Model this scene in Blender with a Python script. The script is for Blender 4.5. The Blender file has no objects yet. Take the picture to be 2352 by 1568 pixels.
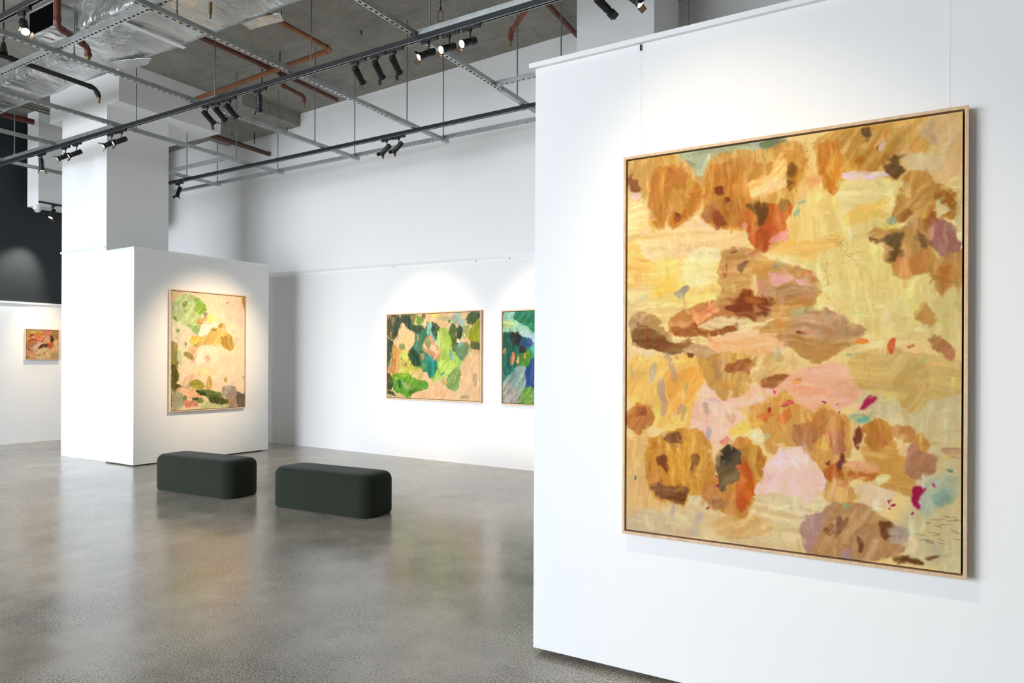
import bpy, math, random
import numpy as np
from mathutils import Vector, Matrix, Quaternion

S = bpy.context.scene
COL = S.collection
rng = random.Random(7)

# ------------------------------------------------------------------ helpers
def lin(c):
    out = []
    for v in c[:3]:
        v = v / 255.0
        out.append(v / 12.92 if v <= 0.04045 else ((v + 0.055) / 1.055) ** 2.4)
    return (out[0], out[1], out[2], 1.0)


class MB:
    """collects shapes in world space; build() links them as one mesh object"""
    def __init__(self):
        self.v = []; self.f = []; self.m = []; self.smooth = []

    def add(self, verts, faces, mi=0, smooth=False):
        b = len(self.v)
        self.v.extend([tuple(p) for p in verts])
        for f in faces:
            self.f.append(tuple(b + i for i in f)); self.m.append(mi); self.smooth.append(smooth)

    def box(self, x0, y0, z0, x1, y1, z1, mi=0):
        self.prism([(x0, y0), (x1, y0), (x1, y1), (x0, y1)], z0, z1, mi)

    def prism(self, poly, z0, z1, mi=0):
        n = len(poly)
        vs = [(p[0], p[1], z0) for p in poly] + [(p[0], p[1], z1) for p in poly]
        fs = [tuple(range(n - 1, -1, -1)), tuple(range(n, 2 * n))]
        fs += [(i, (i + 1) % n, n + (i + 1) % n, n + i) for i in range(n)]
        self.add(vs, fs, mi)

    def tube(self, path, r, n=14, mi=0, caps=True):
        path = [Vector(p) for p in path]
        rings = []
        up = Vector((0, 0, 1))
        for i, p in enumerate(path):
            if i == 0: d = path[1] - p
            elif i == len(path) - 1: d = p - path[i - 1]
            else: d = (path[i + 1] - p).normalized() + (p - path[i - 1]).normalized()
            d.normalize()
            a = d.cross(up)
            if a.length < 1e-3: a = d.cross(Vector((0, 1, 0)))
            a.normalize(); b = d.cross(a).normalized()
            rr = r[i] if isinstance(r, (list, tuple)) else r
            rings.append([p + (a * math.cos(2 * math.pi * k / n) + b * math.sin(2 * math.pi * k / n)) * rr for k in range(n)])
        vs = [p for ring in rings for p in ring]
        fs = []
        for i in range(len(rings) - 1):
            for k in range(n):
                fs.append((i * n + k, i * n + (k + 1) % n, (i + 1) * n + (k + 1) % n, (i + 1) * n + k))
        self.add(vs, fs, mi, True)
        if caps:
            self.add(rings[0], [tuple(range(n))], mi); self.add(rings[-1], [tuple(range(n - 1, -1, -1))], mi)

    def lathe(self, prof, n=24, mi=0):
        """surface of revolution about the z axis through (radius, z) points"""
        vs = [(r * math.cos(2 * math.pi * k / n), r * math.sin(2 * math.pi * k / n), z) for r, z in prof for k in range(n)]
        fs = [(i * n + k, i * n + (k + 1) % n, (i + 1) * n + (k + 1) % n, (i + 1) * n + k) for i in range(len(prof) - 1) for k in range(n)]
        self.add(vs, fs, mi, False)

    def build(self, name, mats, parent=None, recalc=True):
        me = bpy.data.meshes.new(name)
        off = Vector((0, 0, 0))
        q = parent
        while q is not None:
            off += q.location; q = q.parent
        me.from_pydata([tuple(Vector(p) - off) for p in self.v], [], self.f)
        for m in (mats if isinstance(mats, (list, tuple)) else [mats]):
            me.materials.append(m)
        for i, p in enumerate(me.polygons):
            p.material_index = self.m[i]; p.use_smooth = self.smooth[i]
        if recalc:
            import bmesh
            bm = bmesh.new(); bm.from_mesh(me)
            bmesh.ops.recalc_face_normals(bm, faces=bm.faces); bm.to_mesh(me); bm.free()
        me.update()
        o = bpy.data.objects.new(name, me); COL.objects.link(o)
        if parent is not None: o.parent = parent
        return o


def bevel(o, w, seg=2):
    md = o.modifiers.new('edge_round', 'BEVEL'); md.width = w; md.segments = seg; md.limit_method = 'ANGLE'
    return o


def tag(o, label, cat, group=None, kind=None):
    o['label'] = label; o['category'] = cat
    if group: o['group'] = group
    if kind: o['kind'] = kind
    return o


def empty(name, loc, label, cat, group=None):
    o = bpy.data.objects.new(name, None); o.empty_display_size = 0.1
    o.location = loc; COL.objects.link(o)
    return tag(o, label, cat, group)


def structure(o, label, cat):
    return tag(o, label, cat, None, 'structure')


# ------------------------------------------------------------------ materials
def nodes(name):
    m = bpy.data.materials.new(name); m.use_nodes = True
    nt = m.node_tree
    return m, nt, nt.nodes['Principled BSDF'], nt.nodes['Material Output']


def N(nt, t, **kw):
    n = nt.nodes.new(t)
    for k, v in kw.items():
        if k in n.inputs: n.inputs[k].default_value = v
        else: setattr(n, k, v)
    return n


def ramp(nt, stops, fac=None, interp='LINEAR'):
    r = nt.nodes.new('ShaderNodeValToRGB'); r.color_ramp.interpolation = interp
    e = r.color_ramp.elements
    while len(e) < len(stops): e.new(0.5)
    for i, (p, c) in enumerate(stops):
        e[i].position = p; e[i].color = c if len(c) == 4 else (*c, 1)
    if fac is not None: nt.links.new(fac, r.inputs[0])
    return r


def mix(nt, fac, a, b, mode='MIX'):
    n = nt.nodes.new('ShaderNodeMix'); n.data_type = 'RGBA'; n.blend_type = mode
    for val, s in ((fac, n.inputs[0]), (a, n.inputs[6]), (b, n.inputs[7])):
        if hasattr(val, 'is_output'): nt.links.new(val, s)
        elif isinstance(val, (int, float)): s.default_value = val
        else: s.default_value = val
    return n.outputs[2]


def noise(nt, vec, scale, detail=4, rough=0.5):
    n = nt.nodes.new('ShaderNodeTexNoise'); n.inputs['Scale'].default_value = scale
    n.inputs['Detail'].default_value = detail; n.inputs['Roughness'].default_value = rough
    if vec is not None: nt.links.new(vec, n.inputs['Vector'])
    return n.outputs[0]


def bump(nt, b, h, strength, dist=0.01):
    n = nt.nodes.new('ShaderNodeBump'); n.inputs['Strength'].default_value = strength; n.inputs['Distance'].default_value = dist
    nt.links.new(h, n.inputs['Height']); nt.links.new(n.outputs[0], b.inputs['Normal'])


def coords(nt, scale=(1, 1, 1)):
    tc = nt.nodes.new('ShaderNodeTexCoord')
    mp = nt.nodes.new('ShaderNodeMapping'); mp.inputs['Scale'].default_value = scale
    nt.links.new(tc.outputs['Object'], mp.inputs['Vector'])
    return mp.outputs[0]


def plain(name, c, rough=0.5, metal=0.0, var=0.06, scale=8.0, bmp=0.0, spec=0.5):
    m, nt, b, out = nodes(name)
    c = lin(c); v = coords(nt)
    n = noise(nt, v, scale, 5)
    r = ramp(nt, [(0.3, tuple(max(0, x * (1 - var)) for x in c[:3])), (0.7, tuple(min(1, x * (1 + var)) for x in c[:3]))], n)
    nt.links.new(r.outputs[0], b.inputs['Base Color'])
    b.inputs['Roughness'].default_value = rough; b.inputs['Metallic'].default_value = metal
    b.inputs['Specular IOR Level'].default_value = spec
    if bmp:
        n2 = noise(nt, v, scale * 6, 3); bump(nt, b, n2, bmp, 0.004)
    return m


M = {}
M['white'] = plain('white_wall_paint', (240, 240, 239), 0.6, 0, 0.006, 0.8, 0.03, 0.3)
M['white_trim'] = plain('white_trim_paint', (240, 241, 241), 0.35, 0, 0.008, 2.0)
M['rail'] = plain('satin_rail', (236, 238, 239), 0.25, 0.08, 0.02, 3.0)
M['grey_wall'] = plain('grey_wall_paint', (235, 235, 233), 0.7, 0, 0.02, 0.8, 0.03, 0.3)
M['dark'] = plain('charcoal_wall_paint', (38, 42, 45), 0.7, 0, 0.06, 1.5, 0.05)
M['galv'] = plain('galvanised_steel', (182, 186, 186), 0.42, 0.85, 0.14, 9.0, 0.02)
M['galv_in_shade'] = plain('strut_inside_shade', (60, 60, 58), 0.7, 0.3, 0.1, 9.0)
M['rod'] = plain('zinc_rod', (128, 142, 150), 0.4, 0.8, 0.1, 30.0)
M['track'] = plain('black_track', (30, 31, 34), 0.42, 0.1, 0.08, 6.0)
M['black'] = plain('black_fixture', (20, 20, 22), 0.45, 0.1, 0.08, 10.0)
M['brass_in'] = plain('barn_door_inside', (64, 50, 38), 0.4, 0.2, 0.08, 10.0)
M['copper'] = plain('copper_pipe', (142, 92, 58), 0.42, 0.35, 0.2, 5.0)
M['redpipe'] = plain('red_oxide_pipe', (98, 48, 36), 0.5, 0.1, 0.18, 6.0)
M['orangepipe'] = plain('orange_oxide_pipe', (138, 72, 52), 0.5, 0.1, 0.15, 6.0)
M['brownpipe'] = plain('brown_pipe', (84, 58, 40), 0.5, 0.2, 0.18, 6.0)
M['blackpipe'] = plain('black_pipe', (38, 36, 36), 0.5, 0.2, 0.15, 6.0)
M['brass'] = plain('brass_nozzle', (120, 98, 66), 0.4, 0.6, 0.1, 20.0)
M['conduit'] = plain('grey_conduit', (110, 108, 102), 0.5, 0.3, 0.1, 8.0)
M['gap'] = plain('black_rebate', (38, 24, 17), 0.75, 0, 0.1, 10.0)
M['plastic'] = plain('white_plastic', (228, 228, 226), 0.3, 0, 0.01, 4.0)
M['glassblack'] = plain('camera_glass', (25, 25, 28), 0.1, 0, 0.02, 4.0)
M['plinth'] = plain('recessed_plinth', (70, 72, 76), 0.8, 0, 0.05, 4.0)
M['wire'] = plain('hanging_wire', (238, 239, 240), 0.4, 0.0, 0.02, 4.0)
M['hook'] = plain('dark_hook', (60, 58, 55), 0.4, 0.7, 0.05, 4.0)
M['paper'] = plain('paper_label', (225, 222, 225), 0.6, 0, 0.02, 12.0)
M['mouth'] = plain('shade_black', (5, 5, 5), 0.95, 0, 0.1, 4.0, 0, 0.02)  # near-black painted as shade inside the duct outlet; the box plinth shares it


def mat_lens():
    m, nt, b, out = nodes('lit_lens')
    b.inputs['Base Color'].default_value = (1, .9, .75, 1)
    b.inputs['Emission Color'].default_value = (1.0, 0.86, 0.66, 1)
    b.inputs['Emission Strength'].default_value = 22.0
    return m
M['lens'] = mat_lens()


def mat_floor():
    m, nt, b, out = nodes('polished_concrete')
    v = coords(nt)
    big = noise(nt, v, 0.55, 6, 0.6)
    mid = noise(nt, v, 2.3, 6, 0.62)
    fine = noise(nt, v, 26, 4, 0.6)
    base = ramp(nt, [(0.3, lin((174, 165, 151))), (0.5, lin((195, 186, 172))), (0.72, lin((211, 203, 189)))], mid)
    tint = ramp(nt, [(0.35, lin((196, 194, 190))), (0.65, lin((232, 220, 203)))], big)
    c = mix(nt, 0.45, base.outputs[0], tint.outputs[0], 'MULTIPLY')
    c = mix(nt, 0.35, c, base.outputs[0])
    # exposed aggregate: dark and pale grains, denser in some patches
    g = noise(nt, v, 118, 2, 0.7)
    g2 = noise(nt, v, 64, 3, 0.7)
    dark = ramp(nt, [(0.42, (1, 1, 1)), (0.50, (0, 0, 0))], g)
    dark2 = ramp(nt, [(0.36, (1, 1, 1)), (0.44, (0, 0, 0))], g2)
    pale = ramp(nt, [(0.56, (0, 0, 0)), (0.66, (1, 1, 1))], g)
    dens = ramp(nt, [(0.38, (0.12, 0.12, 0.12)), (0.58, (0.95, 0.95, 0.95))], noise(nt, v, 0.9, 4, 0.6))
    d = mix(nt, 1.0, dark.outputs[0], dens.outputs[0], 'MULTIPLY')
    d2 = mix(nt, 1.0, dark2.outputs[0], dens.outputs[0], 'MULTIPLY')
    p = mix(nt, 1.0, pale.outputs[0], dens.outputs[0], 'MULTIPLY')
    c = mix(nt, d, c, lin((48, 46, 44)))
    c = mix(nt, d2, c, lin((78, 75, 72)))
    s = nt.nodes.new('ShaderNodeMath'); s.operation = 'MULTIPLY'; s.inputs[1].default_value = 0.45
    nt.links.new(p, s.inputs[0])
    c = mix(nt, s.outputs[0], c, lin((205, 203, 198)))
    # a few scuffs and stains
    st = ramp(nt, [(0.76, (0, 0, 0)), (0.80, (0.5, 0.5, 0.5))], noise(nt, v, 3.4, 8, 0.7))
    c = mix(nt, st.outputs[0], c, lin((112, 104, 94)))
    nt.links.new(c, b.inputs['Base Color'])
    rr = ramp(nt, [(0.3, (0.15,) * 3), (0.7, (0.27,) * 3)], mid)
    nt.links.new(rr.outputs[0], b.inputs['Roughness'])
    b.inputs['IOR'].default_value = 1.55
    bump(nt, b, mix(nt, 0.4, fine, g), 0.05, 0.002)
    return m
M['floor'] = mat_floor()


def mat_concrete():
    m, nt, b, out = nodes('raw_concrete')
    v = coords(nt)
    a = noise(nt, v, 0.8, 8, 0.62); f = noise(nt, v, 7, 8, 0.7)
    c1 = ramp(nt, [(0.3, lin((116, 113, 106))), (0.7, lin((160, 157, 149)))], a)
    c2 = ramp(nt, [(0.3, lin((118, 115, 107))), (0.7, lin((172, 169, 161)))], f)
    c = mix(nt, 0.45, c1.outputs[0], c2.outputs[0])
    # formwork board joints
    br = nt.nodes.new('ShaderNodeTexBrick'); br.inputs['Scale'].default_value = 1.0
    br.inputs['Brick Width'].default_value = 2.4; br.inputs['Row Height'].default_value = 1.2
    br.inputs['Mortar Size'].default_value = 0.006; br.inputs['Mortar Smooth'].default_value = 0.6
    nt.links.new(v, br.inputs['Vector'])
    c = mix(nt, mix(nt, 0.6, (0, 0, 0, 1), br.outputs['Fac']), c, lin((88, 82, 73)))
    spots = ramp(nt, [(0.66, (0, 0, 0)), (0.74, (0.7, 0.7, 0.7))], noise(nt, v, 3.2, 5, 0.6))
    c = mix(nt, spots.outputs[0], c, lin((98, 88, 74)))
    nt.links.new(c, b.inputs['Base Color'])
    b.inputs['Roughness'].default_value = 0.85; b.inputs['Specular IOR Level'].default_value = 0.25
    bump(nt, b, f, 0.25, 0.01)
    return m
M['concrete'] = mat_concrete()


def mat_foil():
    m, nt, b, out = nodes('foil_insulation')
    v = coords(nt); vs = coords(nt, (1.5, 0.55, 1.5))
    w = noise(nt, vs, 2.4, 3, 0.55); f = noise(nt, v, 9, 4, 0.55); big = noise(nt, v, 1.1, 3)
    c = ramp(nt, [(0.35, lin((184, 186, 184))), (0.65, lin((226, 227, 225)))], big)
    vo = nt.nodes.new('ShaderNodeTexVoronoi'); vo.inputs['Scale'].default_value = 3.0; vo.inputs['Randomness'].default_value = 0.5
    nt.links.new(v, vo.inputs['Vector'])
    pins = ramp(nt, [(0.045, (1, 1, 1)), (0.075, (0, 0, 0))], vo.outputs['Distance'])
    cc = mix(nt, pins.outputs[0], c.outputs[0], lin((70, 70, 66)))
    nt.links.new(cc, b.inputs['Base Color'])
    rr = ramp(nt, [(0.35, (0.2,) * 3), (0.65, (0.42,) * 3)], w)
    nt.links.new(rr.outputs[0], b.inputs['Roughness'])
    b.inputs['Metallic'].default_value = 0.86
    bump(nt, b, mix(nt, 0.16, w, f), 0.55, 0.14)
    return m
M['foil'] = mat_foil()


def mat_wood():
    m, nt, b, out = nodes('pale_oak')
    v = coords(nt, (3, 3, 3)); n = noise(nt, v, 9, 6, 0.6)
    v2 = coords(nt, (60, 60, 3)); n2 = noise(nt, v2, 1.0, 3, 0.6)
    c = ramp(nt, [(0.3, lin((200, 166, 128))), (0.7, lin((226, 196, 160)))], n)
    c = mix(nt, 0.25, c.outputs[0], ramp(nt, [(0.35, lin((184, 148, 108))), (0.6, lin((234, 206, 172)))], n2).outputs[0])
    nt.links.new(c, b.inputs['Base Color']); b.inputs['Roughness'].default_value = 0.5
    return m
M['wood'] = mat_wood()


def mat_canvas():
    m, nt, b, out = nodes('oil_paint_on_canvas')
    at = nt.nodes.new('ShaderNodeAttribute'); at.attribute_name = 'paint'
    v = coords(nt); w = noise(nt, v, 55, 5, 0.65)
    c = mix(nt, 0.13, at.outputs['Color'], ramp(nt, [(0.3, (0.30,) * 3), (0.7, (0.78,) * 3)], w).outputs[0], 'OVERLAY')
    nt.links.new(c, b.inputs['Base Color']); b.inputs['Roughness'].default_value = 0.55
    b.inputs['Specular IOR Level'].default_value = 0.12
    bump(nt, b, w, 0.15, 0.002)
    return m
M['canvas'] = mat_canvas()


def mat_fabric():
    m, nt, b, out = nodes('dark_green_wool')
    v = coords(nt); n = noise(nt, v, 260, 3, 0.7); g = noise(nt, v, 3, 3)
    c = ramp(nt, [(0.3, lin((31, 36, 27))), (0.7, lin((45, 51, 38)))], n)
    c2 = mix(nt, 0.2, c.outputs[0], ramp(nt, [(0.3, lin((30, 36, 28))), (0.7, lin((48, 50, 36)))], g).outputs[0])
    nt.links.new(c2, b.inputs['Base Color']); b.inputs['Roughness'].default_value = 0.95
    b.inputs['Specular IOR Level'].default_value = 0.15
    b.inputs['Sheen Weight'].default_value = 0.1; b.inputs['Sheen Roughness'].default_value = 0.5
    bump(nt, b, n, 0.25, 0.002)
    return m
M['fabric'] = mat_fabric()

# ------------------------------------------------------------------ room shell
CEIL = 6.22
XL, XR, YF = -16.5, 6.0, -7.5

def wallquad(p0, p1, z0, z1, t, mi=0, mb=None):
    """wall from floor point p0 to p1 with thickness t to the left of p0->p1"""
    mb = mb or MB()
    a = Vector((p0[0], p0[1])); b = Vector((p1[0], p1[1])); d = (b - a).normalized(); n = Vector((-d.y, d.x)) * t
    mb.prism([a, b, b + n, a + n], z0, z1, mi)
    return mb

mb = MB(); mb.box(XL, YF - 0.3, -0.15, XR + 0.3, 10.2, 0.0)
structure(mb.build('floor', M['floor']), 'grey polished concrete floor with dark speckled aggregate', 'floor')
mb = MB(); mb.box(XL, YF - 0.3, CEIL, XR + 0.3, 10.2, CEIL + 0.25)
structure(mb.build('ceiling', M['concrete']), 'raw grey concrete slab ceiling above the steel grid', 'ceiling')

BWA = Vector((-11.089, 9.162)); BWB = Vector((-4.999, 8.853)); BD = (BWB - BWA).normalized(); BN = Vector((BD.y, -BD.x))
p0 = BWA - BD * 5.2; p1 = BWA + BD * 17.6
structure(wallquad(p0, p1, 0, CEIL, 0.25).build('wall_back', M['white']), 'tall white back wall behind the two benches', 'wall')

LWA = Vector((-14.919, 6.193)); LWB = Vector((-14.846, 7.237)); LD = (LWB - LWA).normalized(); LN = Vector((LD.y, -LD.x))
q0 = LWA - LD * 13.9; q1 = LWA + LD * 3.4
mb = wallquad(q0, q1, 0, 2.66, 0.22, 0); off = -LN * 0.03
wallquad(q0 + off, q1 + off, 2.66, CEIL, 0.19, 1, mb)
structure(mb.build('wall_left', [M['white'], M['dark']]), 'far side wall painted white below and charcoal above', 'wall')
mb = wallquad(q0 + LN * 0.022, q1 + LN * 0.022, 2.65, 2.69, 0.06)
structure(mb.build('trim_1', M['rail']), 'thin white picture rail under the charcoal wall', 'trim')

mb = MB(); mb.box(XR, YF, 0, XR + 0.25, 10.0, CEIL)
structure(mb.build('wall_right', M['grey_wall']), 'white side wall behind the display partition', 'wall')

# street front: a spandrel, a deep head and tall glazing bays that let the daylight in
WZ0, WZ1 = 0.2, 5.2
mb = MB(); mb.box(XL, YF - 0.25, 0, XR, YF, WZ0); mb.box(XL, YF - 0.25, WZ1, XR, YF, CEIL)
WX1 = -5.2
mb.box(WX1, YF - 0.25, WZ0, XR, YF, WZ1)
structure(mb.build('wall_front', M['white']), 'white front wall above and below the street windows', 'wall')
nb = 5; bw = (WX1 - XL) / nb
for i in range(nb):
    x0 = XL + i * bw; x1 = x0 + bw; t = 0.06; mb = MB()
    mb.box(x0, YF - 0.16, WZ0, x0 + t, YF - 0.06, WZ1); mb.box(x1 - t, YF - 0.16, WZ0, x1, YF - 0.06, WZ1)
    mb.box(x0 + t, YF - 0.16, WZ0, x1 - t, YF - 0.06, WZ0 + t); mb.box(x0 + t, YF - 0.16, WZ1 - t, x1 - t, YF - 0.06, WZ1)
    mb.box(x0 + t, YF - 0.15, 2.5, x1 - t, YF - 0.07, 2.55)
    structure(mb.build('window_%d' % (i + 1), M['track']), 'black framed street window bay %s' % ['by the side wall', 'next to the end bay', 'left of centre', 'in the centre', 'next to the plain front wall'][i], 'window')

# ------------------------------------------------------------------ columns, beams, partitions
CY = 6.04
mb = MB()
mb.box(-12.42, CY, 0, -11.08, 7.07, 5.58); mb.box(-12.82, CY, 5.58, -10.75, 7.83, CEIL)
structure(mb.build('column', M['white']), 'wide white painted column with stepped head beside the boxed partition', 'column')
mb = MB(); mb.box(-12.445, CY - 0.014, 3.345, -11.10, CY, 3.375)
structure(mb.build('trim_2', M['rail']), 'short white rail across the front of the wide column', 'trim')
mb = MB(); mb.box(-3.70, 7.6, 0, -2.73, 8.48, CEIL)
structure(mb.build('column', M['white']), 'square white column rising behind the big display partition', 'column')
mb = MB(); mb.prism([(-12.4, 7.83), (-10.17, 7.83), (-10.17, 9.10), (-12.4, 9.2)], 5.98, CEIL)
structure(mb.build('beam', M['concrete']), 'unpainted concrete beam between the column head and the back wall', 'beam')
mb = MB(); mb.box(-14.62, 6.5, 4.46, -14.207, 8.6, CEIL)
structure(mb.build('bulkhead', M['white']), 'white boxed bulkhead hanging in front of the charcoal wall', 'bulkhead')

# big display partition
PA = Vector((-1.875, 3.339)); PD = Vector((1.0, 0.014)).normalized(); PN = Vector((PD.y, -PD.x))
def pp(s, off, z=0): 
    q = PA + PD * s + PN * off
    return (q.x, q.y, z)
root = empty('partition', pp(2.2, -0.18, 0), 'broad white display partition holding the large ochre painting', 'partition'); root['kind'] = 'structure'
mb = MB(); mb.prism([pp(0, 0)[:2], pp(4.6, 0)[:2], pp(4.6, -0.36)[:2], pp(0, -0.36)[:2]], 0.03, 3.205)
mb.build('panel', M['white'], root)
mb = MB(); mb.prism([pp(0.22, -0.12)[:2], pp(4.4, -0.12)[:2], pp(4.4, -0.26)[:2], pp(0.22, -0.26)[:2]], 0.0, 0.03)
mb.build('plinth', M['plinth'], root)
mb = MB(); mb.prism([pp(-0.03, 0.022)[:2], pp(4.63, 0.022)[:2], pp(4.63, -0.38)[:2], pp(-0.03, -0.38)[:2]], 3.205, 3.232)
mb.build('cap', M['white_trim'], root)

# boxed partition beside the column
KC = [(-10.985, 5.985), (-10.207, 5.971), (-10.081, 8.326), (-10.985, 8.37)]
root = empty('partition', (-10.6, 7.15, 0), 'boxed white partition with the pale green and pink painting', 'partition'); root['kind'] = 'structure'
mb = MB(); mb.prism(KC, 0.02, 3.245); mb.build('panel', M['white'], root)
mb = MB(); mb.prism([(-10.95, 6.06), (-10.29, 6.05), (-10.17, 8.25), (-10.95, 8.28)], 0.0, 0.02); mb.build('plinth', M['mouth'], root)
mb = MB(); mb.prism([(-10.985, 5.975), (-10.197, 5.961), (-10.071, 8.336), (-10.985, 8.38)], 3.245, 3.285); mb.build('cap', M['rail'], root)

# picture rail on the back wall
r0 = BWA - BD * 2.0; r1 = BWA + BD * 12.0
def railpt(s): return 3.27 - 0.0195 * s
mb = MB(); a, b = r0 + BN * 0.0, r1 + BN * 0.0
za, zb = railpt(-2.0), railpt(12.0)
vs = []
for (p, z) in ((a, za), (b, zb)):
    q = p + BN * 0.018
    vs += [(p.x, p.y, z - 0.02), (q.x, q.y, z - 0.02), (q.x, q.y, z + 0.02), (p.x, p.y, z + 0.02)]
mb.add(vs, [(0, 1, 2, 3), (4, 7, 6, 5), (0, 4, 5, 1), (1, 5, 6, 2), (2, 6, 7, 3), (3, 7, 4, 0)])
structure(mb.build('trim_3', M['rail']), 'thin satin picture rail along the back wall', 'trim')

# ------------------------------------------------------------------ benches
def make_bench():
    L, W, H, R, rt, rb = 1.36, 0.50, 0.44, 0.15, 0.085, 0.035
    def outline(inset, n=10):
        r = max(R - inset, 0.02); hx, hy = L / 2 - inset, W / 2 - inset; pts = []
        for (cx, cy, a0) in ((hx - r, hy - r, 0), (-hx + r, hy - r, 90), (-hx + r, -hy + r, 180), (hx - r, -hy + r, 270)):
            for k in range(n + 1):
                a = math.radians(a0 + 90 * k / n); pts.append((cx + r * math.cos(a), cy + r * math.sin(a)))
        return pts
    prof = [(rb * (1 - math.sin(math.radians(a))), rb * (1 - math.cos(math.radians(a)))) for a in (0, 30, 60, 90)]
    prof += [(0, 0.12), (0, 0.22), (0, 0.30)]
    prof += [(rt * (1 - math.cos(math.radians(a))), H - rt + rt * math.sin(math.radians(a))) for a in (0, 15, 30, 45, 60, 75, 90)]
    prof += [(rt + 0.04, H + 0.004), (rt + 0.10, H + 0.006)]
    mb = MB(); vs = []; fs = []
    for ins, z in prof: vs += [(x, y, z) for x, y in outline(ins)]
    n = len(outline(0))
    for i in range(len(prof) - 1):
        for k in range(n): fs.append((i * n + k, i * n + (k + 1) % n, (i + 1) * n + (k + 1) % n, (i + 1) * n + k))
    mb.add(vs, fs, 0, True)
    mb.add([vs[k] for k in range(n)], [tuple(range(n - 1, -1, -1))], 0, True)
    mb.add([vs[(len(prof) - 1) * n + k] for k in range(n)], [tuple(range(n))], 0, True)
    return mb.build('bench', M['fabric'])
b1 = make_bench(); b1.location = (-7.55, 5.32, 0); b1.rotation_euler = (0, 0, math.radians(3.0))
tag(b1, 'rounded dark green upholstered bench nearer the boxed partition', 'bench', 'two green benches on the gallery floor')
b2 = b1.copy(); COL.objects.link(b2); b2.location = (-5.53, 5.42, 0)
tag(b2, 'rounded dark green upholstered bench farther from the boxed partition', 'bench', 'two green benches on the gallery floor')

# ------------------------------------------------------------------ overhead grid
ZC0, ZC1 = 4.783, 4.83
def channel(name, p0, p1, z0, z1, w, label, group, pitch=0.072, slots=True):
    """slotted galvanised strut from p0 to p1 (plan points), slots punched through its underside"""
    a = Vector(p0); b = Vector(p1); L = (b - a).length; d = (b - a) / L; n = Vector((-d.y, d.x))
    t = 0.003
    def P(s, o, z):
        q = a + d * s + n * o
        return (q.x, q.y, z)
    mb = MB()
    def bar(s0, s1, o0, o1, za, zb, mi=0):
        vs = [P(s0, o0, za), P(s1, o0, za), P(s1, o1, za), P(s0, o1, za), P(s0, o0, zb), P(s1, o0, zb), P(s1, o1, zb), P(s0, o1, zb)]
        mb.add(vs, [(3, 2, 1, 0), (4, 5, 6, 7), (0, 1, 5, 4), (1, 2, 6, 5), (2, 3, 7, 6), (3, 0, 4, 7)], mi)
    h = w / 2
    bar(0, L, -h, -h + t, z0, z1); bar(0, L, h - t, h, z0, z1)
    bar(0, L, -h + t, h - t, z1 - t, z1, 1)  # lid added in a darker tone, painting the shade seen through the slots
    bar(0, L, -h - 0.006, -h, z1 - 0.012, z1); bar(0, L, h, h + 0.006, z1 - 0.012, z1)
    if slots:
        sh = w * 0.2
        bar(0, L, -h + t, -sh, z0, z0 + t); bar(0, L, sh, h - t, z0, z0 + t)
        k = 0.0
        while k < L:
            bar(k, min(k + pitch * 0.45, L), -sh, sh, z0, z0 + t); k += pitch
    else:
        bar(0, L, -h + t, h - t, z0, z0 + t)
    o = mb.build(name, [M['galv'], M['galv_in_shade']], recalc=False)
    return tag(o, label, 'channel', group)

G1 = 'slotted steel channels running towards the back wall'
YX = [-4.37, -6.10, -7.845, -9.57, -11.22, -12.88]
yends = [(1.8, 8.22), (1.8, 8.24), (1.8, 8.22), (1.8, 8.2), (1.8, 5.36), (3.6, 8.2)]
ylab = ['slotted steel channel meeting the partition top, nearest the partition',
        'slotted steel channel second from the partition, crossing both black tracks',
        'slotted steel channel third from the partition, under the foil duct',
        'slotted steel channel fourth from the partition, passing beside the white column head',
        'slotted steel channel stopping at the front black track before the column',
        'slotted steel channel farthest from the partition, before the charcoal wall']
YCH = []
for x, (ya, yb), lb in zip(YX, yends, ylab):
    YCH.append(channel('hanging_channel', (x, ya), (x, yb), ZC0, ZC1, 0.052, lb, G1))
channel('hanging_channel', (-11.22, 7.10), (-11.22, 8.17), ZC0, ZC1, 0.052, 'short slotted steel channel behind the column ending at the back strut', G1)
G2 = 'steel channels running along the back wall direction'
channel('hanging_channel', (-15.0, 3.76), (-3.0, 3.76), ZC1, ZC1 + 0.047, 0.052, 'bright slotted steel channel laid along the near side of the foil duct', G2)
channel('hanging_channel', (-14.0, 8.17), (-3.9, 8.17), ZC1, ZC1 + 0.047, 0.052, 'long slotted steel channel closest to the back wall', G2)
channel('hanging_channel', (-4.32, 6.80), (-1.5, 6.82), ZC0, ZC1, 0.052, 'short steel channel vanishing behind the top of the display partition', G2)
channel('hanging_channel', (-11.0, 7.12), (-9.60, 7.12), ZC0, ZC1, 0.052, 'short steel channel bridging from the column to the fourth cross channel', G2)
channel('hanging_channel', (-4.33, 5.37), (3.0, 5.37), ZC0, ZC1, 0.052, 'steel channel on top of the front black track near the partition', G2, slots=False)
channel('hanging_channel', (-11.18, 5.37), (-9.61, 5.37), ZC0, ZC1, 0.052, 'steel channel on top of the front black track before the wide column', G2, slots=False)
channel('hanging_channel', (-12.80, 5.37), (-11.25, 5.37), ZC0, ZC1, 0.052, 'steel channel on top of the far end of the front black track', G2, slots=False)

# sleeve joints where the channels are spliced
for x, y, ch in ((-6.10, 6.90, YCH[1]), (-7.845, 6.72, YCH[2]), (-9.57, 6.86, YCH[3]), (-4.37, 6.95, YCH[0])):
    mb = MB(); w = 0.031
    mb.box(x - w, y, ZC0 - 0.004, x - w + 0.004, y + 0.5, ZC1 - 0.015); mb.box(x + w - 0.004, y, ZC0 - 0.004, x + w, y + 0.5, ZC1 - 0.015)
    mb.box(x - w, y, ZC0 - 0.006, x + w, y + 0.5, ZC0 - 0.002)
    mb.build('sleeve_joint', M['galv'], ch, recalc=False)

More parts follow.
